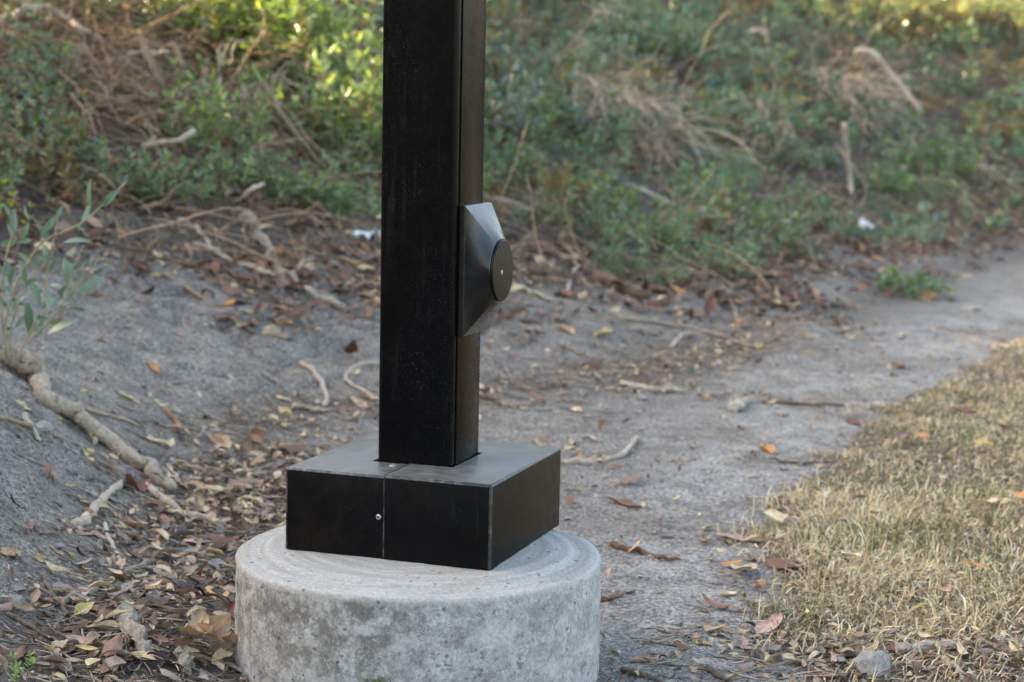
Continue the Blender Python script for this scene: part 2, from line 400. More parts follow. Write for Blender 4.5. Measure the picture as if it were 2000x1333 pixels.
MG = m_ground(); ML = m_dead_leaf('dry_leaf', True); MLS = m_dead_leaf('dry_leaf_litter', False)
MF = m_foliage('green_foliage', 0.36, 0.38, spec=0.8); MGREY = m_foliage('grey_green_leaf', 0.42, 0.18, True)
MW = m_wood('weathered_wood', (0.20, 0.17, 0.14), (0.40, 0.35, 0.29), attr=True)
MBR = m_wood('brown_branch', (0.15, 0.11, 0.08), (0.30, 0.24, 0.18), attr=True)
MPOST = m_black('black_powder_coat', 0.20, 0.24, spec=0.10); MBASE = m_black('dusty_black_cover', 0.14, 0.36, 0.5, 0.62, spec=0.12); MEDGE = m_worn_edge()
MHOUS = m_black('satin_black_housing', 0.0, 0.24, spec=0.55); MDISC = m_black('matt_black_disc', 0.05, 0.42)
MSTEEL = m_plain('galvanised_screw', (0.62, 0.62, 0.64), 0.35, 0.2, 300, 0.6, 0.9)
MCON = m_concrete(); MROCK = m_plain('grey_stone', (0.34, 0.325, 0.30), 0.95, 0.9, 130, 0.42)
MGRASS = m_attr('dry_grass', 0.6, 0.25); MPEB = m_attr('grit', 0.9); MWHITE = m_plain('white_scrap', (0.72, 0.73, 0.76), 0.7, 0.2, 60, 0.8)
MMOSS = m_attr('moss', 0.9)
MBLACKIN = m_plain('dark_gap', (0.01, 0.01, 0.01), 0.8, 0.0, 20, 1.0)

# ------------------------------------------------------------------ ground
def axis(lo, hi, step, end, grow, sign_lo):
    a = list(np.arange(lo, hi+1e-6, step)); s = step
    b = [hi]
    while b[-1] < end: s *= grow; b.append(b[-1]+s)
    s = step; c = [lo]
    while c[-1] > sign_lo: s *= grow; c.append(c[-1]-s)
    return np.array(sorted(set(np.round(c[1:]+a+b[1:], 5))))
xs = axis(-1.7, 2.3, 0.019, 70, 1.10, -60); ys = axis(-0.7, 4.6, 0.021, 90, 1.07, -40)
X, Y = np.meshgrid(xs, ys); Z = H(X.ravel(), Y.ravel())
V = np.stack([X.ravel(), Y.ravel(), Z], 1); nx, ny = len(xs), len(ys)
ii = (np.arange(ny-1)[:, None]*nx+np.arange(nx-1)).ravel()
a = Acc(); a.add(V, np.stack([ii, ii+1, ii+1+nx, ii+nx], 1))
ground = a.obj('ground', MG); ground['kind'] = 'structure'
def lawnf(x, y): return sstep(-0.03, 0.06, lawn_mask(x, y))
PATH = np.array([(0.50, -0.5), (0.52, 0.4), (0.62, 1.2), (0.85, 2.0), (1.35, 3.2), (2.05, 4.6), (3.4, 7.0), (5.5, 9.4)])
def pathf(x, y):
    best = np.full(np.shape(x), 9.0)
    for (ax, ay), (bx, by) in zip(PATH[:-1], PATH[1:]):
        dx, dy = bx-ax, by-ay; t = np.clip(((x-ax)*dx+(y-ay)*dy)/(dx*dx+dy*dy), 0, 1); best = np.minimum(best, np.hypot(x-ax-t*dx, y-ay-t*dy))
    wd = 0.20+0.05*np.clip(y, 0, 8)
    return np.exp(-(best/wd)**2)*(1-lawnf(x, y))*sstep(-0.30, 0.20, fbm(x*2.6, y*2.6, 71, 3)+0.08)
def humusf(x, y):
    d = sdist(x, y); ve = veg_edge(x, y)
    ch = np.exp(-((x+0.47)/0.19)**2)*sstep(2.3, 1.5, y)*1.0
    rim = np.exp(-((np.hypot(x, y)-0.33)/0.10)**2)*0.7*(x < 0.1)
    back = np.exp(-((d-0.05)/0.16)**2)*sstep(1.2, 2.2, y)*0.55
    v = sstep(ve-0.35, ve+0.1, d)
    return np.clip(np.maximum.reduce([ch, rim, back, v*1.1])*(0.9+0.8*fbm(x*4, y*4, 80, 3)), 0, 1)
for nm, fn in (('path', pathf), ('humus', humusf), ('lawn', lawnf)):
    at_ = ground.data.attributes.new(nm, 'FLOAT', 'POINT'); at_.data.foreach_set('value', fn(X.ravel(), Y.ravel()).astype(np.float32))

DG = Grid(sdist, -13, 12, -2.5, 22, 0.07); VG = Grid(veg_edge, -13, 12, -2.5, 22, 0.07); UG = Grid(humusf, -1.9, 2.7, -1.0, 5.4, 0.03)

# ------------------------------------------------------------------ concrete footing
HF, RF = 0.21, 0.305
prof = [(0.0, HF), (0.10, HF), (0.20, HF), (0.245, HF-0.0005), (0.254, HF-0.001), (0.258, HF-0.0045), (0.262, HF-0.0065), (0.272, HF-0.0062), (0.284, HF-0.0075), (0.292, HF-0.0095), (0.2985, HF-0.0112), (0.3015, HF-0.0124), (0.3038, HF-0.0150), (0.3048, HF-0.0185)]
prof += [(RF, z) for z in np.linspace(HF-0.0225, -0.16, 38)]
NS = 220; th = np.arange(NS)/NS*2*math.pi; V = []
for k, (r, z) in enumerate(prof):
    if k == 0: continue
    wob = 0.0016*fbm(np.cos(th)*6+r*30, np.sin(th)*6+z*40, 3, 3) + 0.0012*fbm(np.cos(th)*22, np.sin(th)*22+z*70, 6, 2)
    zz = z + (0.003 if 0.255 < r < 0.3045 else 0.0018)*fbm(np.cos(th)*5, np.sin(th)*5+r*25, 13, 3)
    rr = r+wob*(1.0 if r > 0.25 else 0)*1.6
    if r >= RF-1e-6:    # spiral seam of the cardboard form
        hz = 0.085+0.035*((th+0.35) % (2*math.pi)-math.pi)
        rr = rr+0.0018*np.exp(-((z-hz)/0.004)**2)
    V.append(np.stack([rr*np.cos(th), rr*np.sin(th), zz], 1))
m_ = len(V); V = np.concatenate(V+[np.array([[0, 0, HF]])])
f = []
for i in range(m_-1):
    for j in range(NS):
        k = (j+1) % NS; f.append((i*NS+j, (i+1)*NS+j, (i+1)*NS+k, i*NS+k))
a = Acc(); a.add(V, f); a.more([(m_*NS, j, (j+1) % NS) for j in range(NS)])
footing = thing('concrete_footing', 'round weathered grey concrete footing carrying the black metal post', 'footing')
a.obj('pier', MCON, footing)
# little moss tuft low on the side
rg = np.random.default_rng(5); a = Acc()
for k in range(260):
    t = math.radians(-90-9)+rg.normal(0, 0.035); z = 0.052+abs(rg.normal(0, 0.012))*0.8; r = RF+rg.uniform(0.000, 0.004)
    p = np.array([r*math.cos(t), r*math.sin(t), z]); d = rg.normal(0, 1, 3)*0.0035+np.array([0, -0.002, 0.002])
    s = rg.normal(0, 1, 3)*0.0012
    a.add([p-s, p+s, p+d], [(0, 1, 2)], np.array([0.14, 0.15, 0.04])*rg.uniform(0.6, 1.3))
mo = a.obj('moss', MMOSS, footing); mo['kind'] = 'stuff'

# ------------------------------------------------------------------ black post
AX = math.radians(-20.033); OX, OY = 0.0105, 0.0629; S, HB, P = 0.3607, 0.1385, 0.1339
post = thing('metal_post', 'black square steel post with boxed base cover bolted on the concrete footing', 'post', (OX, OY, HF))
post.rotation_euler = (0, 0, AX)
def bm_obj(name, bm, mats, parent, smooth_deg=35):
    me = bpy.data.meshes.new(name); bm.normal_update(); bm.to_mesh(me); bm.free()
    for m in mats: me.materials.append(m)
    for pl in me.polygons: pl.use_smooth = True
    try: me.set_sharp_from_angle(angle=math.radians(smooth_deg))
    except Exception: pass
    return link(name, me, parent)
def prism(bm, pts, z0, z1, mi=0):
    lo = [bm.verts.new((x, y, z0)) for x, y in pts]; hi = [bm.verts.new((x, y, z1)) for x, y in pts]; n = len(pts)
    fs = [bm.faces.new(lo[::-1]), bm.faces.new(hi)]
    for i in range(n): fs.append(bm.faces.new((lo[i], lo[(i+1) % n], hi[(i+1) % n], hi[i])))
    for q in fs: q.material_index = mi
    return fs
def rrect(w, h, r, n=6, cx=0, cy=0):
    out = []
    for sx, sy, a0 in ((1, 1, 0), (-1, 1, 90), (-1, -1, 180), (1, -1, 270)):
        for k in range(n+1):
            t = math.radians(a0+90*k/n); out.append((cx+sx*(w/2-r)+r*math.cos(t), cy+sy*(h/2-r)+r*math.sin(t)))
    return out
bm = bmesh.new(); prism(bm, rrect(P, P, 0.011, 8), 0.004, 3.1); bm_obj('shaft', bm, [MPOST], post)
# narrow cover strip on the right-hand face, running past the housing
for z0, z1 in ((0.006, 3.09),):
    bm = bmesh.new(); prism(bm, rrect(0.0035, 0.108, 0.0012, 2, P/2+0.0008, 0.004), z0, z1); bm_obj('cover_strip', bm, [MPOST], post)
# two halves of the base cover, each a C round the shaft
G = P/2+0.005; E_ = S/2; SEAM = -0.0040
def half_cover(sign):
    s0 = SEAM+sign*0.0007
    pts = [(s0, -E_), (sign*E_, -E_), (sign*E_, E_), (s0, E_), (s0, G), (sign*G, G), (sign*G, -G), (s0, -G)]
    if sign < 0: pts = pts[::-1]
    bm = bmesh.new(); prism(bm, pts, 0.0 if sign > 0 else 0.0008, HB if sign > 0 else HB-0.0012)
    ed = []
    for e in bm.edges:
        v0, v1 = e.verts
        on = lambda v: abs(abs(v.co.x)-E_) < 1e-5 or abs(abs(v.co.y)-E_) < 1e-5
        top = min(v0.co.z, v1.co.z) > HB-0.003
        outer_top = top and ((abs(v0.co.x-v1.co.x) < 1e-6 and abs(abs(v0.co.x)-E_) < 1e-5) or (abs(v0.co.y-v1.co.y) < 1e-6 and abs(abs(v0.co.y)-E_) < 1e-5))
        vert = abs(v0.co.z-v1.co.z) > 0.05 and abs(abs(v0.co.x)-E_) < 1e-5 and abs(abs(v0.co.y)-E_) < 1e-5
        seam = abs(v0.co.x-s0) < 1e-6 and abs(v1.co.x-s0) < 1e-6 and (v0.co.y < -G+1e-4 and v1.co.y < -G+1e-4) and (top or abs(v0.co.z-v1.co.z) > 0.05) and on(v0) and (top or on(v1))
        if outer_top or vert: ed.append((e, 0.0042))
    g1 = [e for e, w in ed]
    bmesh.ops.bevel(bm, geom=g1, offset=0.0042, segments=3, affect='EDGES', profile=0.5, clamp_overlap=True, material=1)
    return bm_obj('base_cover', bm, [MBASE, MEDGE], post, 40)
half_cover(-1); half_cover(1)
# pale scuffed lips along the seam
bm = bmesh.new(); prism(bm, [(SEAM-0.0011, -E_-0.0004), (SEAM+0.0011, -E_-0.0004), (SEAM+0.0011, -E_+0.004), (SEAM-0.0011, -E_+0.004)], 0.004, HB-0.006); bm_obj('seam_lip', bm, [MEDGE], post)
bm = bmesh.new(); prism(bm, [(SEAM-0.0011, -E_+0.005), (SEAM+0.0011, -E_+0.005), (SEAM+0.0011, -G-0.001), (SEAM-0.0011, -G-0.001)], HB-0.004, HB+0.0003); bm_obj('seam_lip', bm, [MEDGE], post)
def screw(name, loc, axis, r=0.0048, h=0.0032):
    bm = bmesh.new(); segs = 20; rings = [(r, 0), (r, h*0.45), (r*0.86, h*0.8), (r*0.55, h), (r*0.5, h*0.75)]
    vs_ = [[bm.verts.new((q*math.cos(t), q*math.sin(t), z)) for t in np.arange(segs)/segs*2*math.pi] for q, z in rings]
    for A_, B_ in zip(vs_[:-1], vs_[1:]):
        for j in range(segs): bm.faces.new((A_[j], A_[(j+1) % segs], B_[(j+1) % segs], B_[j]))
    bm.faces.new(vs_[-1])
    o = bm_obj(name, bm, [MSTEEL], post); o.location = loc
    o.rotation_euler = Vector(axis).to_track_quat('Z', 'Y').to_euler(); return o
s1 = screw('screw', (-0.0126, -E_, 0.0695), (0, -1, 0))
for k, ang in enumerate((20, 110)):          # cross recess
    bm = bmesh.new(); prism(bm, rrect(0.0046, 0.0011, 0.0004, 2), 0.0024, 0.0028); sl = bm_obj('recess', bm, [MBLACKIN], s1); sl.rotation_euler = (0, 0, math.radians(ang)); sl.location.z = k*0.0001
# blob of pale sealant by the seam on top
bm = bmesh.new(); bmesh.ops.create_icosphere(bm, subdivisions=3, radius=1.0)
for v in bm.verts:
    v.co *= 1+0.35*float(fbm(np.array([v.co.x*2.1]), np.array([v.co.y*2.1+v.co.z]), 31, 3)[0]); v.co.x *= 0.0065; v.co.y *= 0.0075; v.co.z *= 0.003
o = bm_obj('sealant_blob', bm, [MROCK], post); o.location = (-0.0208, -0.1034, HB)
# square-to-round housing on the right-hand face
HZ, HY = 0.6715-HF, 0.013; HWID, HHGT, XB = 0.127, 0.216, P/2+0.0030
bm = bmesh.new(); n4 = 24
def perim(w, h):
    c = [(w/2, h/2), (-w/2, h/2), (-w/2, -h/2), (w/2, -h/2)]; out = []
    for k in range(4):
        a0, b0 = c[k], c[(k+1) % 4]
        for j in range(n4): t = j/n4; out.append((a0[0]+(b0[0]-a0[0])*t, a0[1]+(b0[1]-a0[1])*t))
    return out
def ringv(pts, x): return [bm.verts.new((XB+x, HY+u, HZ+w)) for u, w in pts]
circ = []
a0 = math.atan2(HHGT, HWID); angs = [a0, math.pi-a0, math.pi+a0, 2*math.pi-a0, 2*math.pi+a0]
for k in range(4):
    for j in range(n4):
        t = angs[k]+(angs[k+1]-angs[k])*j/n4; circ.append(t)
CR = 0.0545
cp = lambda r: [(-0.003+r*math.cos(t), -0.001+r*math.sin(t)) for t in circ]
R1 = ringv(perim(HWID, HHGT), 0.0); R2 = ringv(perim(HWID, HHGT), 0.0075); R3 = ringv(perim(HWID-0.002, HHGT-0.002), 0.0088)
_o = perim(HWID-0.002, HHGT-0.002); _c = cp(CR); RM = [ringv([(p_[0]+(q_[0]-p_[0])*t_, p_[1]+(q_[1]-p_[1])*t_) for p_, q_ in zip(_o, _c)], 0.0088+0.041*t_) for t_ in (1/8, 2/8, 3/8, 4/8, 5/8, 6/8, 7/8)]; R4 = ringv(cp(CR), 0.0088+0.041); R5 = ringv(cp(CR-0.001), 0.0505)
for A_, B_ in ((R1, R2), (R2, R3), (R3, RM[0]), *zip(RM[:-1], RM[1:]), (RM[-1], R4), (R4, R5)):
    for j in range(len(A_)): bm.faces.new((A_[j], A_[(j+1) % len(A_)], B_[(j+1) % len(A_)], B_[j]))
bm.faces.new(R5); bm.faces.new(R1[::-1])
bmesh.ops.recalc_face_normals(bm, faces=bm.faces)
housing = bm_obj('button_housing', bm, [MHOUS], post, 14)
bm = bmesh.new(); segs = 72
rings = [(0.0510, 0.0), (0.0510, 0.0042), (0.0503, 0.0052), (0.0492, 0.0054)]
vs_ = [[bm.verts.new((z, r*math.cos(t), r*math.sin(t))) for t in np.arange(segs)/segs*2*math.pi] for r, z in rings]
for A_, B_ in zip(vs_[:-1], vs_[1:]):
    for j in range(segs): bm.faces.new((A_[j], A_[(j+1) % segs], B_[(j+1) % segs], B_[j]))
bm.faces.new(vs_[-1])
disc = bm_obj('disc', bm, [MDISC], housing, 30); disc.location = (XB+0.0500, HY-0.003, HZ-0.001)
bm = bmesh.new()
vs_ = [[bm.verts.new((z, r*math.cos(t), r*math.sin(t))) for t in np.arange(20)/20*2*math.pi] for r, z in ((0.0042, 0), (0.0042, 0.0006), (0.003, 0.0010))]
for A_, B_ in zip(vs_[:-1], vs_[1:]):
    for j in range(20): bm.faces.new((A_[j], A_[(j+1) % 20], B_[(j+1) % 20], B_[j]))
bm.faces.new(vs_[-1])
pin = bm_obj('centre_pin', bm, [MSTEEL], housing); pin.location = (XB+0.0554, HY-0.011, HZ-0.003)

# ------------------------------------------------------------------ leaf templates (green and dry)
def leafset(pos, d, side, L, W, fold, cols, acc, droop=0.12):
    """many lanceolate leaves: pos/d/side (n,3), L/W (n,)"""
    n = len(pos); nor = np.cross(side, d)
    L = L[:, None]; W = W[:, None]
    b = pos; t = pos+d*L-nor*L*droop
    m1 = pos+d*L*0.33; m2 = pos+d*L*0.70-nor*L*droop*0.35
    V = np.stack([b, m1+side*W*0.5+nor*W*fold, m2+side*W*0.42+nor*W*fold, t, m2-side*W*0.42+nor*W*fold, m1-side*W*0.5+nor*W*fold], 1)
    k = (np.arange(n)*6)[:, None]
    acc.add(V.reshape(-1, 3), np.concatenate([k+np.array([0, 1, 2, 3]), k+np.array([0, 3, 4, 5])]), np.repeat(cols, 6, axis=0))
def unit(v): return v/(np.linalg.norm(v, axis=-1, keepdims=True)+1e-9)
GREENS = np.array([(0.125, 0.195, 0.110), (0.160, 0.225, 0.120), (0.095, 0.155, 0.100), (0.185, 0.245, 0.120), (0.110, 0.175, 0.140)])
def clump(rg, acc_leaf, acc_stem, org=(0, 0, 0), sc=1.0, nst=26, hgt=0.26, spread=0.22, nl=15, Ll=0.036, tint=(1, 1, 1), nrm=None, dry=0.05, yaw=0.0):
    org = np.asarray(org, float)
    for s in range(nst):
        r = spread*math.sqrt(rg.random()); a_ = rg.uniform(0, 2*math.pi)
        base = np.array([r*math.cos(a_)*0.8, r*math.sin(a_)*0.8, -0.02])
        out = np.array([math.cos(a_), math.sin(a_), 0])*rg.uniform(0.1, 0.8)*(r/spread) + rg.normal(0, 0.25, 3)*np.array([1, 1, 0])
        h = hgt*rg.uniform(0.45, 1.1)*(1-0.45*(r/spread)**2)
        tip = base+np.array([0, 0, h])+out*h*0.8
        midp = 0.5*(base+tip)+rg.normal(0, 0.012, 3)
        pts = spline([base, midp, tip], 4)
        wp = org+sc*pts
        add_tube(acc_stem, wp, np.linspace(0.0022, 0.001, 4)*sc, 3, np.array([0.85, 0.75, 0.6])*rg.uniform(0.7, 1.2))
        u = np.sort(rg.uniform(0.30, 1.0, nl)); u[-4:] = 1.0
        P_ = np.stack([np.interp(u, [0, 1/3, 2/3, 1], pts[:, k]) for k in range(3)], 1)
        ax_ = unit(tip-base)
        phi = np.arange(nl)*2.4+rg.uniform(0, 6.28)
        e_a = unit(np.cross(ax_, [0.3, 0.9, 0.1])); e_b = np.cross(ax_, e_a)
        el = rg.uniform(0.15, 1.0, nl); el[-4:] = rg.uniform(0.6, 1.25, 4)
        rad = np.cos(phi)[:, None]*e_a+np.sin(phi)[:, None]*e_b
        d = unit(rad*np.cos(el)[:, None]+ax_*np.sin(el)[:, None]+rg.normal(0, 0.15, (nl, 3)))
        side = unit(np.cross(d, ax_)+rg.normal(0, 0.55, (nl, 3)))
        side = unit(side-d*np.sum(side*d, 1, keepdims=True))
        Ls = Ll*rg.uniform(0.6, 1.25, nl); 
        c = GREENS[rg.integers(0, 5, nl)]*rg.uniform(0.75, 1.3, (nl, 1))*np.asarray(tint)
        dm = rg.random(nl) < dry; c[dm] = np.array([0.24, 0.16, 0.07])*rg.uniform(0.6, 1.2, (dm.sum(), 1))
        leafset(org+sc*P_, d, side, Ls*sc, Ls*0.28*sc, 0.16, c, acc_leaf)
def dead_leaf(rg, L, w, curl, cup, wave=0.06, nu=8, nv=5, tipcurl=0.0):
    u = np.linspace(0, 1, nu); v = np.linspace(-1, 1, nv)
    prof_ = np.sin(np.pi*np.clip(u*0.94+0.03, 0, 1)**0.85)**0.75; prof_[0] = 0.07; prof_[-1] = 0.03
    ang = curl*(u-0.5)+tipcurl*np.clip(u-0.55, 0, 1)**2*4
    ds = L/(nu-1); cx = np.concatenate([[0], np.cumsum(np.cos(0.5*(ang[1:]+ang[:-1]))*ds)]); cz = np.concatenate([[0], np.cumsum(np.sin(0.5*(ang[1:]+ang[:-1]))*ds)])
    V = np.zeros((nu, nv, 3))
    ph = rg.uniform(0, 6.28, 4)
    for j, vv in enumerate(v):
        half = prof_*w*L*0.5*(1+0.10*np.sin(u*11+ph[0]+vv))
        a_ = cup*vv*np.sign(1); y = half*vv*np.cos(abs(vv)*cup*0.5)
        lift = half*abs(vv)*math.sin(abs(vv)*abs(cup)*0.6)*np.sign(cup if cup else 1)
        wv = wave*L*np.sin(u*7+ph[1]+vv*2.2)*abs(vv)*0.5
        V[:, j, 0] = cx-np.sin(ang)*(lift+wv); V[:, j, 1] = y; V[:, j, 2] = cz+np.cos(ang)*(lift+wv)
    V[..., 2] -= V[..., 2].min()
    f = [(i*nv+j, (i+1)*nv+j, (i+1)*nv+j+1, i*nv+j+1) for i in range(nu-1) for j in range(nv-1)]
    return V.reshape(-1, 3), np.array(f)

# ------------------------------------------------------------------ ground cover and added shade brush
def in_view(P_, mx=260, my=260):
    uv, z = pix(P_); return (z > 0.5) & (uv[:, 0] > -mx) & (uv[:, 0] < 2000+mx) & (uv[:, 1] > -my) & (uv[:, 1] < 1333+my)
rg = np.random.default_rng(21); al = Acc(); as_ = Acc(); taken = []
cand = np.stack([rg.uniform(-3.2, 8.5, 26000), rg.uniform(2.0, 18, 26000)], 1)
dd = DG(cand[:, 0], cand[:, 1]); ve = VG(cand[:, 0], cand[:, 1])
zz = HG(cand[:, 0], cand[:, 1]); P3 = np.column_stack([cand, zz+0.1])
latc = cand[:, 0]*math.cos(SUN_AZ)-cand[:, 1]*math.sin(SUN_AZ)
ok = (dd > ve) & in_view(P3) & (dd < 7) & ~((dd > 3.6) & (latc > 4.5) & (latc < 7.2) & (cand[:, 0] < -1.6))
cand, dd, ve, P3 = cand[ok], dd[ok], ve[ok], P3[ok]
uvp, zd = pix(P3)
dens = np.clip(np.where(cand[:, 0] > 0.2, 0.34, 0.50)+2.0*fbm(cand[:, 0]*0.9, cand[:, 1]*0.9, 90, 3), 0, 1)
# the tangle of bare branches at the upper left, the bare straw slope right of the post
hole = np.exp(-((uvp[:, 0]-230)/210)**2-((uvp[:, 1]-150)/110)**2)*1.1+np.exp(-((uvp[:, 0]-1260)/120)**2-((uvp[:, 1]-310)/100)**2)*1.1
hole = hole+np.exp(-((uvp[:, 0]-1500)/120)**2-((uvp[:, 1]-390)/60)**2)*1.0+np.exp(-((uvp[:, 0]-1690)/110)**2-((uvp[:, 1]-270)/80)**2)*1.0+np.exp(-((uvp[:, 0]-600)/90)**2-((uvp[:, 1]-240)/50)**2)*0.7
keep = rg.random(len(cand)) < np.clip(dens*1.3+0.12*sstep(8, 14, zd), 0, 1)*(1-np.clip(hole, 0, 1))
cand, dd, P3, zd = cand[keep], dd[keep], P3[keep], zd[keep]
nclump = 0
for (x, y), d_, p3, z_ in zip(cand, dd, P3, zd):
    sep = (0.10+0.009*z_)*(1.25 if x > 0.2 else 1.0)
    if any((x-tx)**2+(y-ty)**2 < sep*sep for tx, ty in taken): continue
    taken.append((x, y)); nclump += 1
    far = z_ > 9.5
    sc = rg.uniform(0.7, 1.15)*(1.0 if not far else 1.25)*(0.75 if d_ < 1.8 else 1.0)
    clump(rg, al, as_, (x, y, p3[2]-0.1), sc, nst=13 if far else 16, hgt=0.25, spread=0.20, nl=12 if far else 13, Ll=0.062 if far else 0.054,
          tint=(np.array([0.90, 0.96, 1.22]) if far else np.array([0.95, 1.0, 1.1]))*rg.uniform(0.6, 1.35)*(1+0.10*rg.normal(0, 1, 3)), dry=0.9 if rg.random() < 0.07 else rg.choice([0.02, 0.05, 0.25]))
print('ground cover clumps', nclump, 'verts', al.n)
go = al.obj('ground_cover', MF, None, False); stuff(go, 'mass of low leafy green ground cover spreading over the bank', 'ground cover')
so = as_.obj('ground_cover_stalk', MBR, go); so['kind'] = 'stuff'

SUN_GAP = (4.1, 6.7)
# unseen scrub added above the frame to shade the foreground; its gap admits sun
rg = np.random.default_rng(33); al = Acc(); as_ = Acc()
for k in range(2300):
    x = rg.uniform(-12, 11); y = rg.uniform(-2.4, 20); d_ = float(DG(x, y))
    if not 6.4 < d_ < 8.8 or x > 6: continue
    lat = x*math.cos(SUN_AZ)-y*math.sin(SUN_AZ)          # position across the sun's direction
    gap = SUN_GAP[0] < lat < SUN_GAP[1]
    if gap: continue
    clump(rg, al, as_, (x, y, gz(x, y)), rg.uniform(3.4, 5.4) if lat < 8.5 else rg.uniform(2.2, 4.0), nst=17, hgt=0.36, spread=0.20, nl=14, Ll=0.075)
ho = al.obj('unseen_shade_brush', MF, None, False); stuff(ho, 'unseen leafy scrub added above the frame to shade the foreground', 'scrub')
so = as_.obj('shade_brush_stalk', MBR, ho); so['kind'] = 'stuff'

# ------------------------------------------------------------------ single shrubs one can pick out on the bank
SHRUBS = [ # px, py, scale, height, stems, tint, label
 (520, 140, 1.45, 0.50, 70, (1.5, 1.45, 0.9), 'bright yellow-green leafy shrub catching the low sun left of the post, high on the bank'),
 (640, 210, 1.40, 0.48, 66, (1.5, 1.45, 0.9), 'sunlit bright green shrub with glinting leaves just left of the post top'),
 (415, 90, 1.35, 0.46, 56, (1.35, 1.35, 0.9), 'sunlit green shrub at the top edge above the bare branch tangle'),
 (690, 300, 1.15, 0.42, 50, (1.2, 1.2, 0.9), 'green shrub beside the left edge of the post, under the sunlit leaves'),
 (85, 125, 0.75, 0.30, 11, (1.5, 1.5, 0.9), 'small sprig of glinting green leaves among the bare branches at far left'),
 (430, 280, 1.05, 0.40, 34, (1.15, 1.2, 0.9), 'green shrub with small glinting leaves below the bare branch tangle'),
 (240, 355, 0.95, 0.24, 26, (0.9, 1.0, 0.95), 'low dark green shrub at the bank foot above the mauve fallen leaf'),
 (350, 375, 0.85, 0.20, 22, (0.95, 1.05, 0.95), 'low green plant between two brown leaves at the left bank foot'),
 (455, 345, 0.9, 0.22, 24, (1.0, 1.05, 0.9), 'leafy green plant above the forked stick on the left slope'),
 (560, 375, 0.9, 0.22, 26, (1.0, 1.05, 0.95), 'low green plant right of the forked stick, left of the post'),
 (660, 405, 0.95, 0.22, 28, (0.95, 1.05, 0.9), 'dense green plant at the bank foot touching the left edge of the post'),
 (985, 260, 1.0, 0.26, 26, (0.85, 0.95, 0.95), 'dark green shrub just right of the post, above the button housing'),
 (1000, 330, 0.8, 0.20, 18, (0.9, 1.0, 0.95), 'small green plant right of the post at the edge of the bare slope'),
 (1165, 395, 0.9, 0.22, 24, (0.95, 1.05, 0.9), 'green plant at the bank foot right of the post, over brown leaves'),
 (1265, 470, 0.95, 0.22, 26, (0.95, 1.05, 0.95), 'low green plant jutting onto the dirt right of the button housing'),
 (1380, 360, 0.7, 0.22, 16, (1.1, 1.2, 0.8), 'small bright green sprout in front of the straw patch'),
 (1480, 235, 1.3, 0.26, 30, (0.75, 0.9, 0.9), 'dark blue-green shrub in the middle of the right bank, left of the straw tuft'),
 (1520, 465, 0.95, 0.22, 24, (0.95, 1.05, 0.95), 'green plant spilling over the leaf litter at the right bank foot'),
 (1725, 365, 1.0, 0.28, 22, (0.8, 1.05, 0.8), 'upright grassy green tuft below the pale straw on the right bank'),
 (1775, 555, 0.85, 0.17, 26, (0.85, 1.0, 1.0), 'small isolated green plant growing in the dirt path at right'),
 (1300, 100, 1.3, 0.30, 30, (0.85, 0.98, 1.0), 'green shrub high on the bank right of the post, near the top edge'),
 (1830, 330, 1.3, 0.30, 32, (0.85, 1.0, 0.9), 'dense green shrub on the right bank beyond the pale straw'),
]
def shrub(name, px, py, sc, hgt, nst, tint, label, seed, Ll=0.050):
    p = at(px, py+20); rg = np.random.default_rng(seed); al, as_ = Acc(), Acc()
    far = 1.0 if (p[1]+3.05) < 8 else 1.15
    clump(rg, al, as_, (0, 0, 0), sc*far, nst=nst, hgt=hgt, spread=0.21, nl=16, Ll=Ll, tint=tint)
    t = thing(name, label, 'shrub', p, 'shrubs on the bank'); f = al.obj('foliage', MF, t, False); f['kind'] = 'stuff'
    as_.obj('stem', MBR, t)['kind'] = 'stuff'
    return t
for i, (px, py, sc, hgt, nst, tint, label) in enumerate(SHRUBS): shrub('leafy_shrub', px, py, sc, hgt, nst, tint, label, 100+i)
# pale olive bush in the far top right corner
p = at(1930, 95); rg = np.random.default_rng(8); al, as_ = Acc(), Acc()
for k in range(9):
    clump(rg, al, as_, (rg.uniform(-1.3, 1.5), rg.uniform(-.4, .9), 0.45*rg.random()), 2.4, nst=34, hgt=0.30, spread=0.24, nl=15, Ll=0.03, tint=(2.6, 2.1, 1.9), dry=0.15)
t = thing('olive_bush', 'pale olive bush in the far top right corner above the bank', 'bush', p); al.obj('foliage', MF, t, False)['kind'] = 'stuff'; as_.obj('stem', MBR, t)['kind'] = 'stuff'

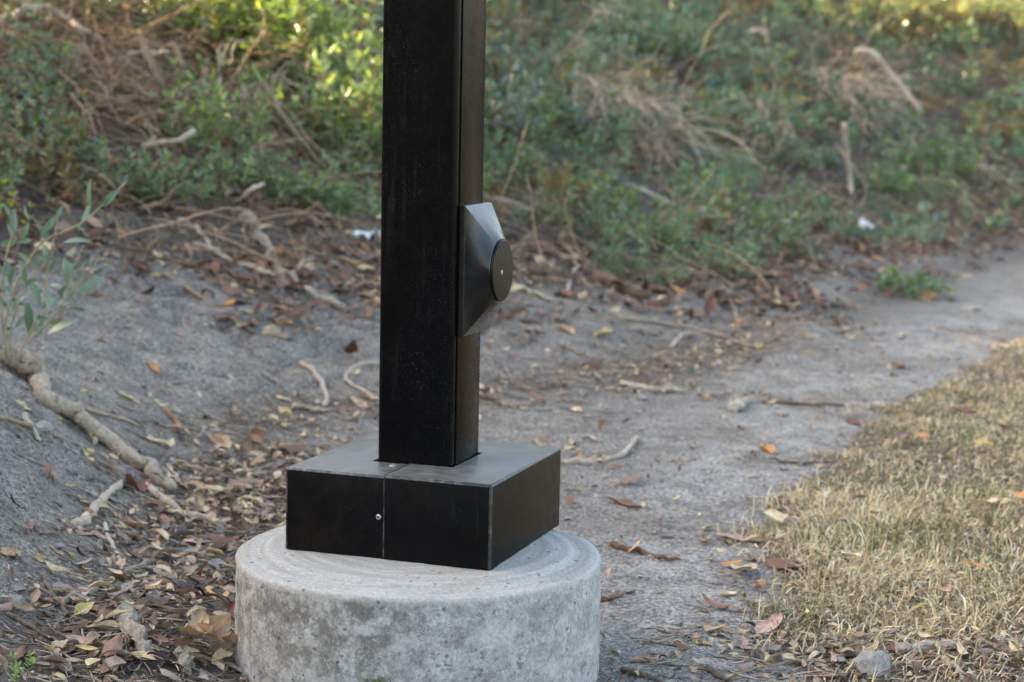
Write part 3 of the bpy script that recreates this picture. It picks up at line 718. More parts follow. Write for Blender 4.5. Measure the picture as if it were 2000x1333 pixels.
# ------------------------------------------------------------------ dry brush: straw and thin dead stems (uncountable)
rg = np.random.default_rng(44); a = Acc()
def dead_stem(acc, p, d, L, r, c, sag=0.25, n=6, ns=3, rg=rg):
    d = np.asarray(d, float); pts = [np.asarray(p, float)]
    cur = d.copy()
    for k in range(n-1):
        cur = cur+rg.normal(0, 0.16, 3); cur[2] -= sag/n; cur /= np.linalg.norm(cur)
        q = pts[-1]+cur*L/(n-1); q[2] = max(q[2], gz(q[0], q[1])+r); pts.append(q)
    add_tube(acc, np.array(pts), np.linspace(r, r*0.45, n), ns, c)
cnt = 0
while cnt < 3000:
    x, y = rg.uniform(-2.6, 6.5), rg.uniform(2.6, 14)
    d_ = float(DG(x, y)); ve_ = float(VG(x, y))
    if not (ve_-0.15 < d_ < 5): continue
    z = gz(x, y)
    uv, dep = pix(np.array([[x, y, z]]))
    if not (-150 < uv[0, 0] < 2150 and -150 < uv[0, 1] < 700): continue
    if dep[0] > 9 and rg.random() < 0.35: continue
    yaw = rg.uniform(0, 2*math.pi); dirv = unit(np.array([math.cos(yaw), math.sin(yaw), rg.uniform(-0.1, 0.9)]))
    tone = np.array([1.08, 0.97, 0.88])*rg.uniform(0.7, 2.2)
    dead_stem(a, (x, y, z+rg.uniform(0.0, 0.06)), dirv, rg.uniform(0.15, 0.60), rg.uniform(0.0014, 0.0048), tone, sag=rg.uniform(0.2, 1.6)); cnt += 1
for k in range(520):
    g = at(rg.uniform(-30, 430), rg.uniform(30, 275)); yaw = rg.normal(0.2, 1.0)+(math.pi if rg.random() < 0.5 else 0)
    dirv = unit(np.array([math.cos(yaw), math.sin(yaw)*0.7, rg.uniform(0.0, 0.9)]))
    dead_stem(a, g+np.array([0, 0, rg.uniform(0.0, 0.12)]), dirv, rg.uniform(0.25, 0.75), rg.uniform(0.0018, 0.0055), np.array([1.15, 0.98, 0.82])*rg.uniform(0.6, 1.7), sag=rg.uniform(0.5, 1.8), n=7)
o = a.obj('dry_brush', MBR); stuff(o, 'thin dead stems tangled through the ground cover on the bank', 'dry brush')

# tufts of pale dead straw
TUFTS = [(1640, 215, 120, 0.80, (1780, 330), 'big pale straw tuft drooping down the right bank'),
         (1225, 270, 130, 0.85, (1300, 350), 'mat of grey straw lying down the slope right of the post'),
         (1140, 230, 50, 0.70, (1150, 330), 'thin grey dead stalks leaning on the bank just right of the post'),
         (1185, 70, 30, 0.55, (1200, 130), 'tan dead stalks near the top edge right of the post'),
         (1510, 290, 60, 0.70, (1490, 390), 'tan dead stalks hanging below the dark blue-green shrub'),
         (1900, 360, 30, 0.50, (1930, 420), 'dull straw stalks low on the bank at the right edge'),
         (545, 195, 60, 0.65, (600, 300), 'fan of brown dead stalks under the sunlit shrub left of the post')]
for i, (px, py, nst, L, tgt, label) in enumerate(TUFTS):
    p = at(px, py); q = at(*tgt); rg = np.random.default_rng(300+i); a = Acc(); dn = unit(q-p)
    for k in range(nst):
        st = p+np.array([rg.normal(0, 0.14), rg.normal(0, 0.14), 0]); st[2] = gz(st[0], st[1])+rg.uniform(0.06, 0.26)
        dead_stem(a, st, unit(dn+rg.normal(0, 0.35, 3)+np.array([0, 0, 0.35])), L*rg.uniform(0.5, 1.1), rg.uniform(0.0026, 0.0055), np.array([1.55, 1.45, 1.32])*rg.uniform(0.75, 1.25), 0.8, 8, 4, rg)
    o = a.obj('straw_tuft', MW); tag(o, label, 'straw tuft', 'tufts of dead straw'); o['kind'] = 'thing'

# ------------------------------------------------------------------ branches and sticks one can pick out
def px_stick(name, label, parts, cat='stick', group=None, mat_=None, lift=0.0, depth=None, seed=0):
    """parts: list of (part name, pixel polyline, r0 px, r1 px, tone); laid on the terrain"""
    rg = np.random.default_rng(1000+seed); single = len(parts) == 1
    if depth is None: c0 = at(*parts[0][1][0])
    else: c0 = atd(*parts[0][1][0], depth)
    root = None if single else thing(name, label, cat, c0, group)
    for nm, pts, r0, r1, tone in parts:
        P_ = []
        for k, (px, py) in enumerate(pts):
            u = k/max(len(pts)-1, 1); rp = r0+(r1-r0)*u
            if depth is None:
                g = at(px, py); dep = (g-CAM)@_F; g = g+np.array([0, 0, rp/FPX*dep*0.6+lift])
            else:
                dz = depth if not isinstance(depth, tuple) else depth[0]+(depth[1]-depth[0])*u
                g = atd(px, py, dz+rg.normal(0, 0.05)); g[2] = max(g[2], gz(g[0], g[1])+rp/FPX*dz)
            P_.append(g)
        n = max(8, 5*len(pts)); P_ = spline(P_, n)
        for _s in range(6 if depth is None else 1): P_[1:-1] = 0.25*P_[:-2]+0.5*P_[1:-1]+0.25*P_[2:]
        dep = ((P_-CAM)@_F)
        r = np.linspace(r0, r1, n)/FPX*dep
        ii_ = np.arange(n)*0.45
        P_ = P_+np.stack([fbm(ii_, np.full(n, seed*3.1+k_*7), 17, 2) for k_ in range(3)], 1)*r[:, None]*1.3
        r = r*(1+0.22*fbm(ii_*1.3, np.full(n, seed*5.7), 7, 3))*np.where(np.arange(n) >= n-1, 0.7, 1.0)
        chunk = name == 'wood_chunk'
        a = Acc(); add_tube(a, P_-c0, r, 11 if chunk else 8, np.asarray(tone, float), 0.20 if chunk else 0.05, rg)
        if single:
            o = a.obj(name, mat_ or MW, None, not chunk); o.location = c0; tag(o, label, cat, group); return o
        a.obj(nm, mat_ or MW, root)
    return root
LT = (1.25, 1.22, 1.18); MD = (0.9, 0.86, 0.82); DK = (0.45, 0.40, 0.37); RD = (0.9, 0.55, 0.38)
G1 = 'sticks lying on the dirt'
px_stick('fallen_branch', 'thick pale bent branch lying from the grey-green shrub down to the leaf litter', [
    ('trunk', [(20, 712), (58, 722), (76, 746), (82, 772), (105, 797), (150, 826), (210, 872), (270, 915), (315, 945), (334, 962)], 20, 13, (1.05, 1.0, 0.92)),
    ('knot', [(36, 722), (62, 740), (80, 752)], 23, 12, (0.85, 0.78, 0.7)), ('side_twig', [(110, 792), (150, 800), (205, 812), (275, 838)], 7, 2.5, (1.1, 1.0, 0.9))], 'branch', None, None, 0.004, seed=1)
px_stick('forked_branch', 'pale forked branch lying across the bare slope left of the post', [
    ('limb', [(378, 478), (449, 513), (519, 540), (577, 566), (625, 588), (675, 611)], 5, 8, LT),
    ('fork', [(474, 431), (503, 462), (523, 505), (562, 552), (577, 566)], 12, 9, MD), ('crook', [(566, 560), (581, 529), (605, 511), (640, 517), (671, 529)], 7, 4, MD)], 'branch', None, None, 0.004, seed=2)
px_stick('t_shaped_twig', 'pale twig with a crossbar like an upside-down T, on the dirt left of the post', [
    ('stalk', [(590, 715), (620, 735), (637, 772), (632, 800)], 5, 4.5, LT), ('crossbar', [(575, 797), (610, 803), (647, 805)], 5, 4, LT)], 'twig', None, None, 0.003, seed=3)
STICKS = [
 ('stick', 'short thick grey stick slanting in the litter left of the footing', [(152, 1032), (180, 1003), (212, 972), (240, 945)], 10, 7, LT),
 ('stick', 'grey stick pointing from the thick branch end towards the footing', [(288, 958), (330, 990), (380, 1015), (440, 1027)], 8, 6, LT),
 ('twig', 'crooked whitish twig standing out in the litter left of the footing', [(205, 1030), (213, 1062), (230, 1085), (236, 1116)], 5, 4, (1.5, 1.48, 1.45)),
 ('stick', 'curved pale stick just above the forked branch', [(345, 433), (382, 447), (402, 475), (413, 497)], 6, 4, LT),
 ('twig', 'straight thin dark twig lying down the bare slope', [(318, 541), (375, 572), (430, 612), (497, 653)], 5, 3, (0.75, 0.66, 0.58)),
 ('twig', 'pale looped rootlet touching the left edge of the post', [(738, 714), (702, 715), (679, 730), (677, 748), (705, 765), (738, 784)], 4, 3.5, LT),
 ('stick', 'curved pale stick right of the black base cover', [(1098, 906), (1150, 908), (1200, 898), (1230, 880), (1243, 857)], 7, 4.5, LT),
 ('stick', 'long pale stick slanting from behind the post down to the right', [(930, 375), (1000, 404), (1060, 425), (1120, 442)], 6, 4, LT),
 ('stick', 'pale stick emerging right of the disc of the button housing', [(985, 553), (1040, 575), (1078, 592)], 6, 4, LT),
 ('stick', 'short pale upright stick beside the dark log right of the post', [(1128, 525), (1115, 548), (1107, 572)], 5, 4, LT),
 ('log', 'short dark brown log at the edge of the leaf litter right of the post', [(1147, 532), (1185, 560), (1235, 578), (1262, 584)], 15, 11, (0.5, 0.38, 0.33)),
 ('stick', 'reddish grey stick lying behind the dark log', [(1235, 568), (1270, 572), (1310, 575)], 8, 6, (0.8, 0.62, 0.55)),
 ('twig', 'small curved pale twig on the dirt below the orange leaf', [(1310, 682), (1322, 664), (1340, 656), (1360, 656)], 4.5, 3, LT),
 ('twig', 'thin dark twig trailing from the upright red-brown leaf', [(1420, 575), (1438, 615), (1440, 650)], 4, 3, MD),
 ('twig', 'thin grey twig running down below the dark log', [(1215, 625), (1290, 635), (1380, 650), (1480, 682)], 4, 3, MD),
 ('stick', 'pale stick in the litter line crossing the path', [(1212, 753), (1270, 764), (1337, 769)], 7, 5, LT),
 ('wood_chunk', 'pale stubby wood chunk in the litter line crossing the path', [(1432, 808), (1445, 794), (1462, 786)], 9, 7, LT),
 ('stick', 'thin dark stick at the right end of the litter line', [(1490, 788), (1560, 792), (1645, 795)], 4.5, 3, DK),
 ('wood_chunk', 'pale weathered wood chunk among leaves at the lower right lawn edge', [(1748, 1283), (1800, 1275), (1868, 1264)], 12, 8, (1.35, 1.32, 1.3)),
 ('stick', 'pale stick pointing down at the lower right edge by the wood chunk', [(1845, 1293), (1868, 1312), (1890, 1335)], 8, 6, (1.35, 1.32, 1.3)),
 ('twig', 'dark twig at the bottom edge just right of the footing', [(1215, 1312), (1250, 1320), (1300, 1338)], 6, 5, DK),
 ('twig', 'second dark twig at the bottom edge, further right of the footing', [(1378, 1310), (1400, 1322), (1425, 1338)], 6, 5, DK),
 ('twig', 'thin straw-coloured twig at the bottom edge left of the grey stone', [(1415, 1327), (1480, 1308), (1545, 1297)], 3.5, 2.5, (1.4, 1.25, 1.0)),
 ('wood_chunk', 'gnarled grey driftwood chunk in the litter at lower left', [(238, 1215), (258, 1235), (272, 1262), (292, 1292)], 20, 13, (0.95, 0.95, 0.95)),
 ('wood_chunk', 'small broken grey wood stub at the bottom edge left of the footing', [(352, 1285), (362, 1300), (360, 1318)], 15, 11, (0.9, 0.9, 0.88)),
 ('twig', 'long thin dark stem crossing the lower left corner', [(15, 1203), (60, 1228), (110, 1258), (162, 1272)], 5, 4, DK),
 ('twig', 'thin dark stem rising past the green-yellow round leaf', [(86, 1128), (92, 1150), (118, 1185), (145, 1222), (162, 1262)], 4.5, 4, DK),
 ('stick', 'grey stick with rough bark lower left, above the round leaf', [(116, 1186), (150, 1168), (182, 1158), (210, 1144)], 8, 6, MD),
 ('stick', 'dark rough stick in the middle of the litter left of the footing', [(248, 1122), (285, 1105), (318, 1092), (340, 1085)], 7, 5, (0.8, 0.78, 0.76)),
 ('twig', 'grey twig below the curled tan leaf pile', [(340, 1280), (400, 1290), (440, 1302), (505, 1328)], 5, 4, MD),
 ('twig', 'orange-brown stem along the bottom edge in front of the footing', [(475, 1333), (520, 1322), (600, 1320), (672, 1331)], 4, 3.5, RD),
 ('twig', 'thin brown rootlet crossing the left edge below the shrub', [(-5, 822), (60, 835), (110, 858), (155, 874)], 5, 3, (0.9, 0.75, 0.6)),
 ('twig', 'short pale twig beside the flat stone left of the thick branch', [(50, 818), (65, 842), (78, 866)], 6, 4, LT),
 ('twig', 'short pale twig right of the thick branch end', [(325, 912), (345, 935), (360, 958)], 4, 3, LT),
 ('twig', 'brown twig behind the black base cover on the left', [(325, 805), (345, 830), (365, 850)], 6, 4, (0.8, 0.6, 0.5)),
 ('stick', 'rough grey stick lying in the litter close left of the base cover', [(448, 915), (480, 925), (515, 938)], 10, 7, (0.75, 0.75, 0.75)),
 ('twig', 'dark dead sprig on the dirt right of the footing', [(1195, 1070), (1240, 1080), (1290, 1095), (1330, 1096)], 7, 3, (0.45, 0.30, 0.26)),
 ('twig', 'reddish twig touching the right side of the footing', [(1172, 1176), (1195, 1170), (1220, 1166)], 6, 5, (0.75, 0.48, 0.40)),
 ('twig', 'dark thin twig on the pale path by the orange leaf', [(1520, 905), (1570, 908), (1625, 905)], 3, 2, DK),
]
for i, (nm, label, pts, r0, r1, tone) in enumerate(STICKS):
    px_stick(nm, label, [(nm, pts, r0, r1, tone)], 'twig' if nm == 'twig' else ('wood' if nm == 'wood_chunk' else nm), G1, None, 0.002, seed=20+i)
# the tangle of bare branches at the upper left, arching above the bank
BR = [
 ('arching bare branch sweeping in from the top left corner', [(-10, 85), (23, 31), (70, 14), (117, 27), (156, 55), (218, 101), (296, 156)], 9, 5, LT),
 ('bare branch hanging down below the arching branch', [(156, 58), (160, 94), (148, 148), (129, 199)], 6, 4, MD),
 ('brown bare branch slanting down beside the hanging one', [(168, 105), (185, 140), (203, 175), (222, 218)], 6, 5, MD),
 ('upright bent brown branch in the middle of the tangle', [(273, 78), (296, 125), (320, 183), (339, 222)], 8, 6, MD),
 ('level pale branch across the middle of the tangle', [(140, 191), (190, 180), (234, 175), (280, 182), (326, 197)], 7, 6, LT),
 ('short upright branch at the right of the tangle', [(339, 86), (352, 120), (358, 145), (363, 172)], 7, 5, MD),
 ('hooked pale stem left of the post, in the tangle', [(474, 168), (478, 190), (482, 212), (503, 254)], 6, 5, LT),
 ('brown branch curving down right of the hooked stem', [(499, 211), (525, 230), (548, 252), (570, 290)], 7, 5, MD),
 ('long thin branch slanting down towards the post', [(511, 156), (546, 218), (593, 281), (640, 332)], 6, 4, MD),
 ('thick brown branch running level to the post edge', [(573, 213), (620, 214), (659, 218), (722, 242), (740, 276)], 9, 5, (1.0, 0.85, 0.7)),
 ('pale dry stem lying level low beside the post', [(577, 289), (610, 296), (644, 300), (740, 318)], 6, 4, LT),
 ('pale stick rising right below the tangle', [(281, 291), (343, 273), (378, 257)], 7, 6, LT),
 ('small curved twig under the tangle', [(273, 218), (281, 234), (289, 246), (312, 261)], 5, 4, LT),
 ('thick pale log end at the left of the tangle', [(35, 158), (60, 172), (90, 183), (124, 197)], 15, 9, LT),
 ('whitish thin branch below the log end', [(82, 189), (98, 203), (116, 218)], 6, 5, LT),
 ('brown branch crossing the left edge below the log end', [(-10, 255), (39, 273), (70, 290), (96, 310)], 7, 5, (0.85, 0.65, 0.5)),
 ('pale level branch at the top of the tangle', [(195, 120), (250, 109), (290, 104), (330, 101)], 7, 5, LT),
 ('short branch at the very top left edge', [(136, -8), (152, 12), (170, 30)], 8, 6, LT),
 ('pale twig sticking out above the forked branch', [(464, 394), (490, 374), (513, 358)], 5, 4, (1.4, 1.38, 1.35)),
 ('brown twig arching over the left bank foot', [(273, 406), (315, 395), (352, 364)], 5, 4, MD),
 ('brown twig leaning right of the fork of the forked branch', [(560, 440), (590, 420), (622, 397)], 5, 4, MD),
 ('thin grey branch down the right part of the tangle', [(400, 130), (392, 165), (350, 190)], 6, 4, MD),
 ('grey bent stem rising from the tangle floor', [(329, 262), (338, 240), (352, 226), (349, 205)], 5, 4, LT),
 ('long brown branch low in the tangle', [(150, 190), (190, 205), (222, 220)], 7, 5, MD),
 ('tan bent branch on the right bank below the straw mat', [(1210, 395), (1290, 415), (1380, 432), (1440, 438)], 6, 4, LT),
 ('thin pale stick hanging under the big straw tuft', [(1648, 240), (1655, 300), (1660, 345), (1665, 380)], 6, 4, LT),
 ('bleached bent branch near the top of the right bank', [(1670, 100), (1705, 105), (1735, 140), (1765, 175), (1800, 220)], 7, 5, (1.4, 1.38, 1.35)),
 ('level pale twig right of the straw tuft', [(1660, 190), (1700, 195), (1750, 210)], 5, 4, LT),
 ('tan arched twig near the top of the right bank', [(1450, 80), (1470, 62), (1490, 64), (1500, 80)], 6, 5, LT),
]
for i, (label, pts, r0, r1, tone) in enumerate(BR):
    lo = max(pts, key=lambda p: p[1]); dep = tdepth(lo[0], lo[1]+14)-0.05
    px_stick('dry_branch', label, [('dry_branch', pts, r0, r1, tone)], 'branch', 'dry branches on the bank', MBR if tone is MD else MW, 0, dep, seed=90+i)
# unsorted fine twigs in the litter
rg = np.random.default_rng(55); a = Acc(); cnt = 0
while cnt < 7000:
    x, y = rg.uniform(-1.3, 2.2), rg.uniform(-0.6, 5.0); 
    w = float(UG(x, y))+0.035*(DG(x, y) > -0.5)+0.30*(0.4 < x < 1.0 and y < 0.25)
    if rg.random() > w or math.hypot(x, y) < RF+0.02: continue
    L = rg.uniform(0.02, 0.11); yaw = rg.uniform(0, 6.28); r = rg.uniform(0.0007, 0.0026); bend = rg.normal(0, 0.15, 2)
    P_ = []
    for u in (-0.5, -0.17, 0.17, 0.5):
        q = np.array([x+math.cos(yaw)*L*u, y+math.sin(yaw)*L*u])+np.array([-math.sin(yaw), math.cos(yaw)])*bend[0]*L*u*u*3
        P_.append([q[0], q[1], 0])
    P_ = np.array(P_); P_[:, 2] = HG(P_[:, 0], P_[:, 1])+r*0.5+np.linspace(0, rg.uniform(0, 0.012), 4)
    add_tube(a, P_, np.linspace(r, r*0.6, 4), 4, np.array([1, 0.92, 0.86])*rg.uniform(0.40, 1.45)); cnt += 1
o = a.obj('twig_litter', MW); stuff(o, 'fine dry twig litter on the dirt around the footing', 'twig litter')

# ------------------------------------------------------------------ lawn of dry grass
rg = np.random.default_rng(66)
def blades(n, xr, yr, Lr, Wr, acc, ragged=0.02):
    x = rg.uniform(*xr, n); y = rg.uniform(*yr, n)
    lm = lawn_mask(x, y)
    thin = fbm(x*5, y*5, 120, 2)
    ok = (rg.random(n) < sstep(-ragged, 0.10, lm)*(0.30+0.70*sstep(0.04, 0.26, y+0.25*fbm(x*5, y*5, 160, 2)))) & (rg.random(n) < 0.80+0.9*thin+0.2)
    x, y, lm = x[ok], y[ok], lm[ok]; n = len(x)
    z = HG(x, y)-0.004
    yaw = rg.uniform(0, 2*math.pi, n); lean = np.clip(rg.normal(1.25, 0.42, n), 0.05, 1.75)
    comb = fbm(x*2.5, y*2.5, 130, 2)*5; yaw = np.where(rg.random(n) < 0.45, comb+rg.normal(0, 0.6, n), yaw)
    L = rg.uniform(*Lr, n)*(0.75+0.35*rg.random(n)); W = rg.uniform(*Wr, n)
    h = np.stack([np.cos(yaw), np.sin(yaw), np.zeros(n)], 1); up = np.array([0, 0, 1.0])
    sd_ = np.stack([-np.sin(yaw), np.cos(yaw), np.zeros(n)], 1); tw = rg.normal(0, 0.5, n)[:, None]; sd_ = unit(sd_+up*tw)
    b = np.stack([x, y, z], 1)
    d1 = h*np.sin(lean*0.6)[:, None]+up*np.cos(lean*0.6)[:, None]
    d2 = h*np.sin(lean*1.35)[:, None]+up*np.cos(lean*1.35)[:, None]
    m = b+d1*(L*0.5)[:, None]; t = m+d2*(L*0.5)[:, None]
    w = sd_*(W*0.5)[:, None]
    V = np.stack([b-w, b+w, m-w*0.85, m+w*0.85, t], 1).reshape(-1, 3)
    k = (np.arange(n)*5)[:, None]
    g = rg.random(n)+0.5*fbm(x*3.2, y*3.2, 140, 3)
    straw = np.array([(0.50, 0.39, 0.23), (0.62, 0.52, 0.34), (0.38, 0.27, 0.15), (0.56, 0.45, 0.26), (0.68, 0.61, 0.45)])[rg.integers(0, 5, n)]
    green = np.array([(0.13, 0.17, 0.055), (0.20, 0.22, 0.075), (0.09, 0.135, 0.05)])[rg.integers(0, 3, n)]
    c = np.where((g > 0.84)[:, None], green, straw)*rg.uniform(0.6, 1.25, (n, 1))
    c = np.repeat(c, 5, axis=0)
    acc.add(V, k+np.array([0, 1, 3, 2]), c); acc.more(k+np.array([2, 3, 4]))
a = Acc()
blades(42000, (0.45, 1.9), (-0.6, 1.4), (0.020, 0.058), (0.0018, 0.0040), a)
blades(34000, (0.6, 2.8), (1.4, 3.2), (0.022, 0.050), (0.0020, 0.0040), a)
blades(26000, (1.3, 4.5), (3.2, 6.2), (0.025, 0.055), (0.0026, 0.0050), a)
blades(9000, (3.0, 7.5), (6.2, 10), (0.03, 0.06), (0.004, 0.007), a)
blades(5200, (0.50, 1.15), (-0.5, 1.4), (0.035, 0.085), (0.002, 0.0040), a, 0.10)
o = a.obj('dry_grass', MGRASS, None, False); stuff(o, 'short half-dry straw-coloured lawn grass at the right', 'grass')

# ------------------------------------------------------------------ grit and stones
rg = np.random.default_rng(77); a = Acc()
octv = np.array([(1, 0, 0), (-1, 0, 0), (0, 1, 0), (0, -1, 0), (0, 0, 1), (0, 0, -0.6)], float)
octf = np.array([(0, 2, 4), (2, 1, 4), (1, 3, 4), (3, 0, 4), (2, 0, 5), (1, 2, 5), (3, 1, 5), (0, 3, 5)])
n = 34000; x = rg.uniform(-1.6, 2.3, n); y = rg.uniform(-0.6, 4.6, n)
ok = (rg.random(n) < np.clip(1.15-0.22*(y+0.6), 0.12, 1)) & (lawn_mask(x, y) < 0.02) & (np.hypot(x, y) > RF+0.006) & (rg.random(n) < 0.55+1.2*fbm(x*3, y*3, 150, 3)+0.3)
x, y = x[ok], y[ok]; n = len(x); s = 0.0013*np.exp(rg.normal(0.30, 0.55, n)); z = HG(x, y)
V = octv[None]*s[:, None, None]*rg.uniform(0.6, 1.35, (n, 6, 3)); V[:, :, 2] *= 0.7
V += np.stack([x, y, z+s*0.15], 1)[:, None]
tone = np.array([(0.34, 0.32, 0.29), (0.24, 0.22, 0.20), (0.42, 0.39, 0.34), (0.20, 0.18, 0.165), (0.33, 0.26, 0.20)])[rg.integers(0, 5, n)]*rg.uniform(0.75, 1.2, (n, 1))
a.add(V.reshape(-1, 3), ((np.arange(n)*6)[:, None, None]+octf).reshape(-1, 3), np.repeat(tone, 6, axis=0))
o = a.obj('grit', MPEB, None, False); stuff(o, 'fine loose grit scattered over the bare dirt', 'grit')
def stone(px, py, wpx, hpx, label, seed, flat=0.6, material=None):
    g = at(px, py); dep = (g-CAM)@_F; w = wpx/FPX*dep/2; h = hpx/FPX*dep/2
    bm = bmesh.new(); bmesh.ops.create_icosphere(bm, subdivisions=4, radius=1.0); r_ = np.random.default_rng(seed)
    co = np.array([v.co for v in bm.verts]); pl = unit(r_.normal(0, 1, (11, 3))); off = r_.uniform(0.55, 0.9, 11)
    for q, d_ in zip(pl, off):
        k = co@q; over = np.clip(k-d_, 0, None); co = co-over[:, None]*q*0.9
    co *= (1+0.26*fbm(co[:, 0]*3.5+seed, co[:, 1]*3.5+co[:, 2]*3, seed, 5))[:, None]
    for v, c in zip(bm.verts, co): v.co = (c[0]*w, c[1]*w*0.8, c[2]*h)
    o = bm_obj('stone', bm, [material or MROCK], None, 60); o.location = (g[0], g[1], g[2]+h*0.45); o.rotation_euler = (0, 0, r_.uniform(0, 6))
    return tag(o, label, 'stone', 'loose stones')
stone(1705, 1318, 92, 66, 'rough grey stone at the bottom edge among leaves on the right', 1)
stone(85, 842, 50, 30, 'flat grey stone beside the thick pale branch at left', 2)
stone(25, 1185, 46, 34, 'pale lumpy stone at the lower left edge', 3)
stone(115, 1070, 28, 14, 'small whitish pebble in the litter left of the crooked twig', 4)
stone(1440, 1262, 44, 16, 'flat pale stone half sunk in the dirt near the broad tan leaf', 5)
stone(1340, 1270, 34, 14, 'small flat pale stone half sunk left of the broad tan leaf', 6)
stone(1495, 1275, 30, 14, 'small flat stone just right of and below the broad tan leaf', 7)
stone(1380, 1208, 22, 12, 'tiny pale stone on the dirt above the flat sunk stones', 8)
stone(1365, 1225, 18, 10, 'tiny grey stone between the sunk stones and the lawn edge', 9)
stone(1895, 605, 44, 12, 'flat grey stone on the far dirt path at right', 10)
stone(1255, 782, 26, 16, 'small pale stone in the litter line behind the base cover', 11)

# white scraps
def scrap(px, py, wpx, label, seed):
    g = at(px, py); dep = (g-CAM)@_F; w = wpx/FPX*dep/2; r_ = np.random.default_rng(seed)
    bm = bmesh.new(); bmesh.ops.create_grid(bm, x_segments=10, y_segments=10, size=1.0)
    for v in bm.verts:
        x, y = v.co.x, v.co.y
        z = 0.9*float(fbm(np.array([x*1.4+seed]), np.array([y*1.4]), seed, 3)[0])+0.35
        v.co = (x*w*(0.8+0.25*math.sin(3*y+seed)), y*w*0.7*(0.85+0.2*math.cos(4*x)), max(z, 0.02)*w*1.1)
    o = bm_obj('crumpled_scrap', bm, [MWHITE], None, 25); o.location = (g[0], g[1], g[2]+0.014); o.rotation_euler = (0, 0, r_.uniform(0, 6))
    return tag(o, label, 'scrap', 'crumpled white scraps')
scrap(712, 480, 60, 'crumpled white scrap at the bank foot touching the post\'s left edge', 3)
scrap(1690, 452, 42, 'crumpled white scrap on the leaf litter at the right bank foot', 5)

# ------------------------------------------------------------------ fallen leaves
CR_ = dict(cream=(0.58, 0.47, 0.29), tan=(0.43, 0.29, 0.18), brown=(0.21, 0.115, 0.07), redbrown=(0.15, 0.068, 0.046), dark=(0.062, 0.042, 0.036), orange=(0.46, 0.22, 0.075),
           mauve=(0.25, 0.155, 0.14), pink=(0.46, 0.31, 0.25), yellow=(0.52, 0.40, 0.15), olive=(0.29, 0.27, 0.10), grey=(0.27, 0.235, 0.20), red=(0.22, 0.055, 0.045))
_lm = {}
def leaf_obj(p, q, w, color, label, curl=0.5, cup=0.5, tip=0.0, tilt=0.0, seed=0, lift=0.0, group='fallen leaves', roll=0.0, name='fallen_leaf'):
    rg_ = np.random.default_rng(5000+seed); L = max(float(np.linalg.norm(q-p)), 0.012)
    up_, dp_ = pix(np.array([p, q])); Lp = float(np.hypot(*(up_[1]-up_[0])))/FPX*float(dp_.mean())
    L = min(L, Lp*(1.0 if tilt > 0.25 else 2.2), 0.105)
    a = Acc(); V, f = dead_leaf(rg_, L*1.04, w, curl, cup, 0.07, tipcurl=tip)
    st = np.array([(-0.12*L, 0.006*L, V[0, 2]), (-0.12*L, -0.006*L, V[0, 2]), (0.03*L, -0.012*L, V[0, 2]+0.02*L), (0.03*L, 0.012*L, V[0, 2]+0.02*L)])
    a.add(V, f); a.add(st, [(0, 1, 2, 3)])
    o = a.obj(name, ML); o.color = (*np.clip(np.asarray(color)*rg_.uniform(0.85, 1.15), 0, 1), 1)
    nz = gnormal(np.array([p[0]]), np.array([p[1]]))[0]; x = unit(q-p); x = unit(x-nz*(x@nz)); y = np.cross(nz, x)
    R_ = Matrix([[x[i], y[i], nz[i]] for i in range(3)]) @ Matrix.Rotation(-tilt, 3, 'Y') @ Matrix.Rotation(roll, 3, 'X')
    M_ = R_.to_4x4(); M_.translation = Vector((p[0], p[1], p[2]+0.0015+lift+0.010*float(UG(p[0], p[1]))+abs(math.sin(roll))*w*L*0.4)); o.matrix_world = M_
    return tag(o, label, 'leaf', group)
K = CR_
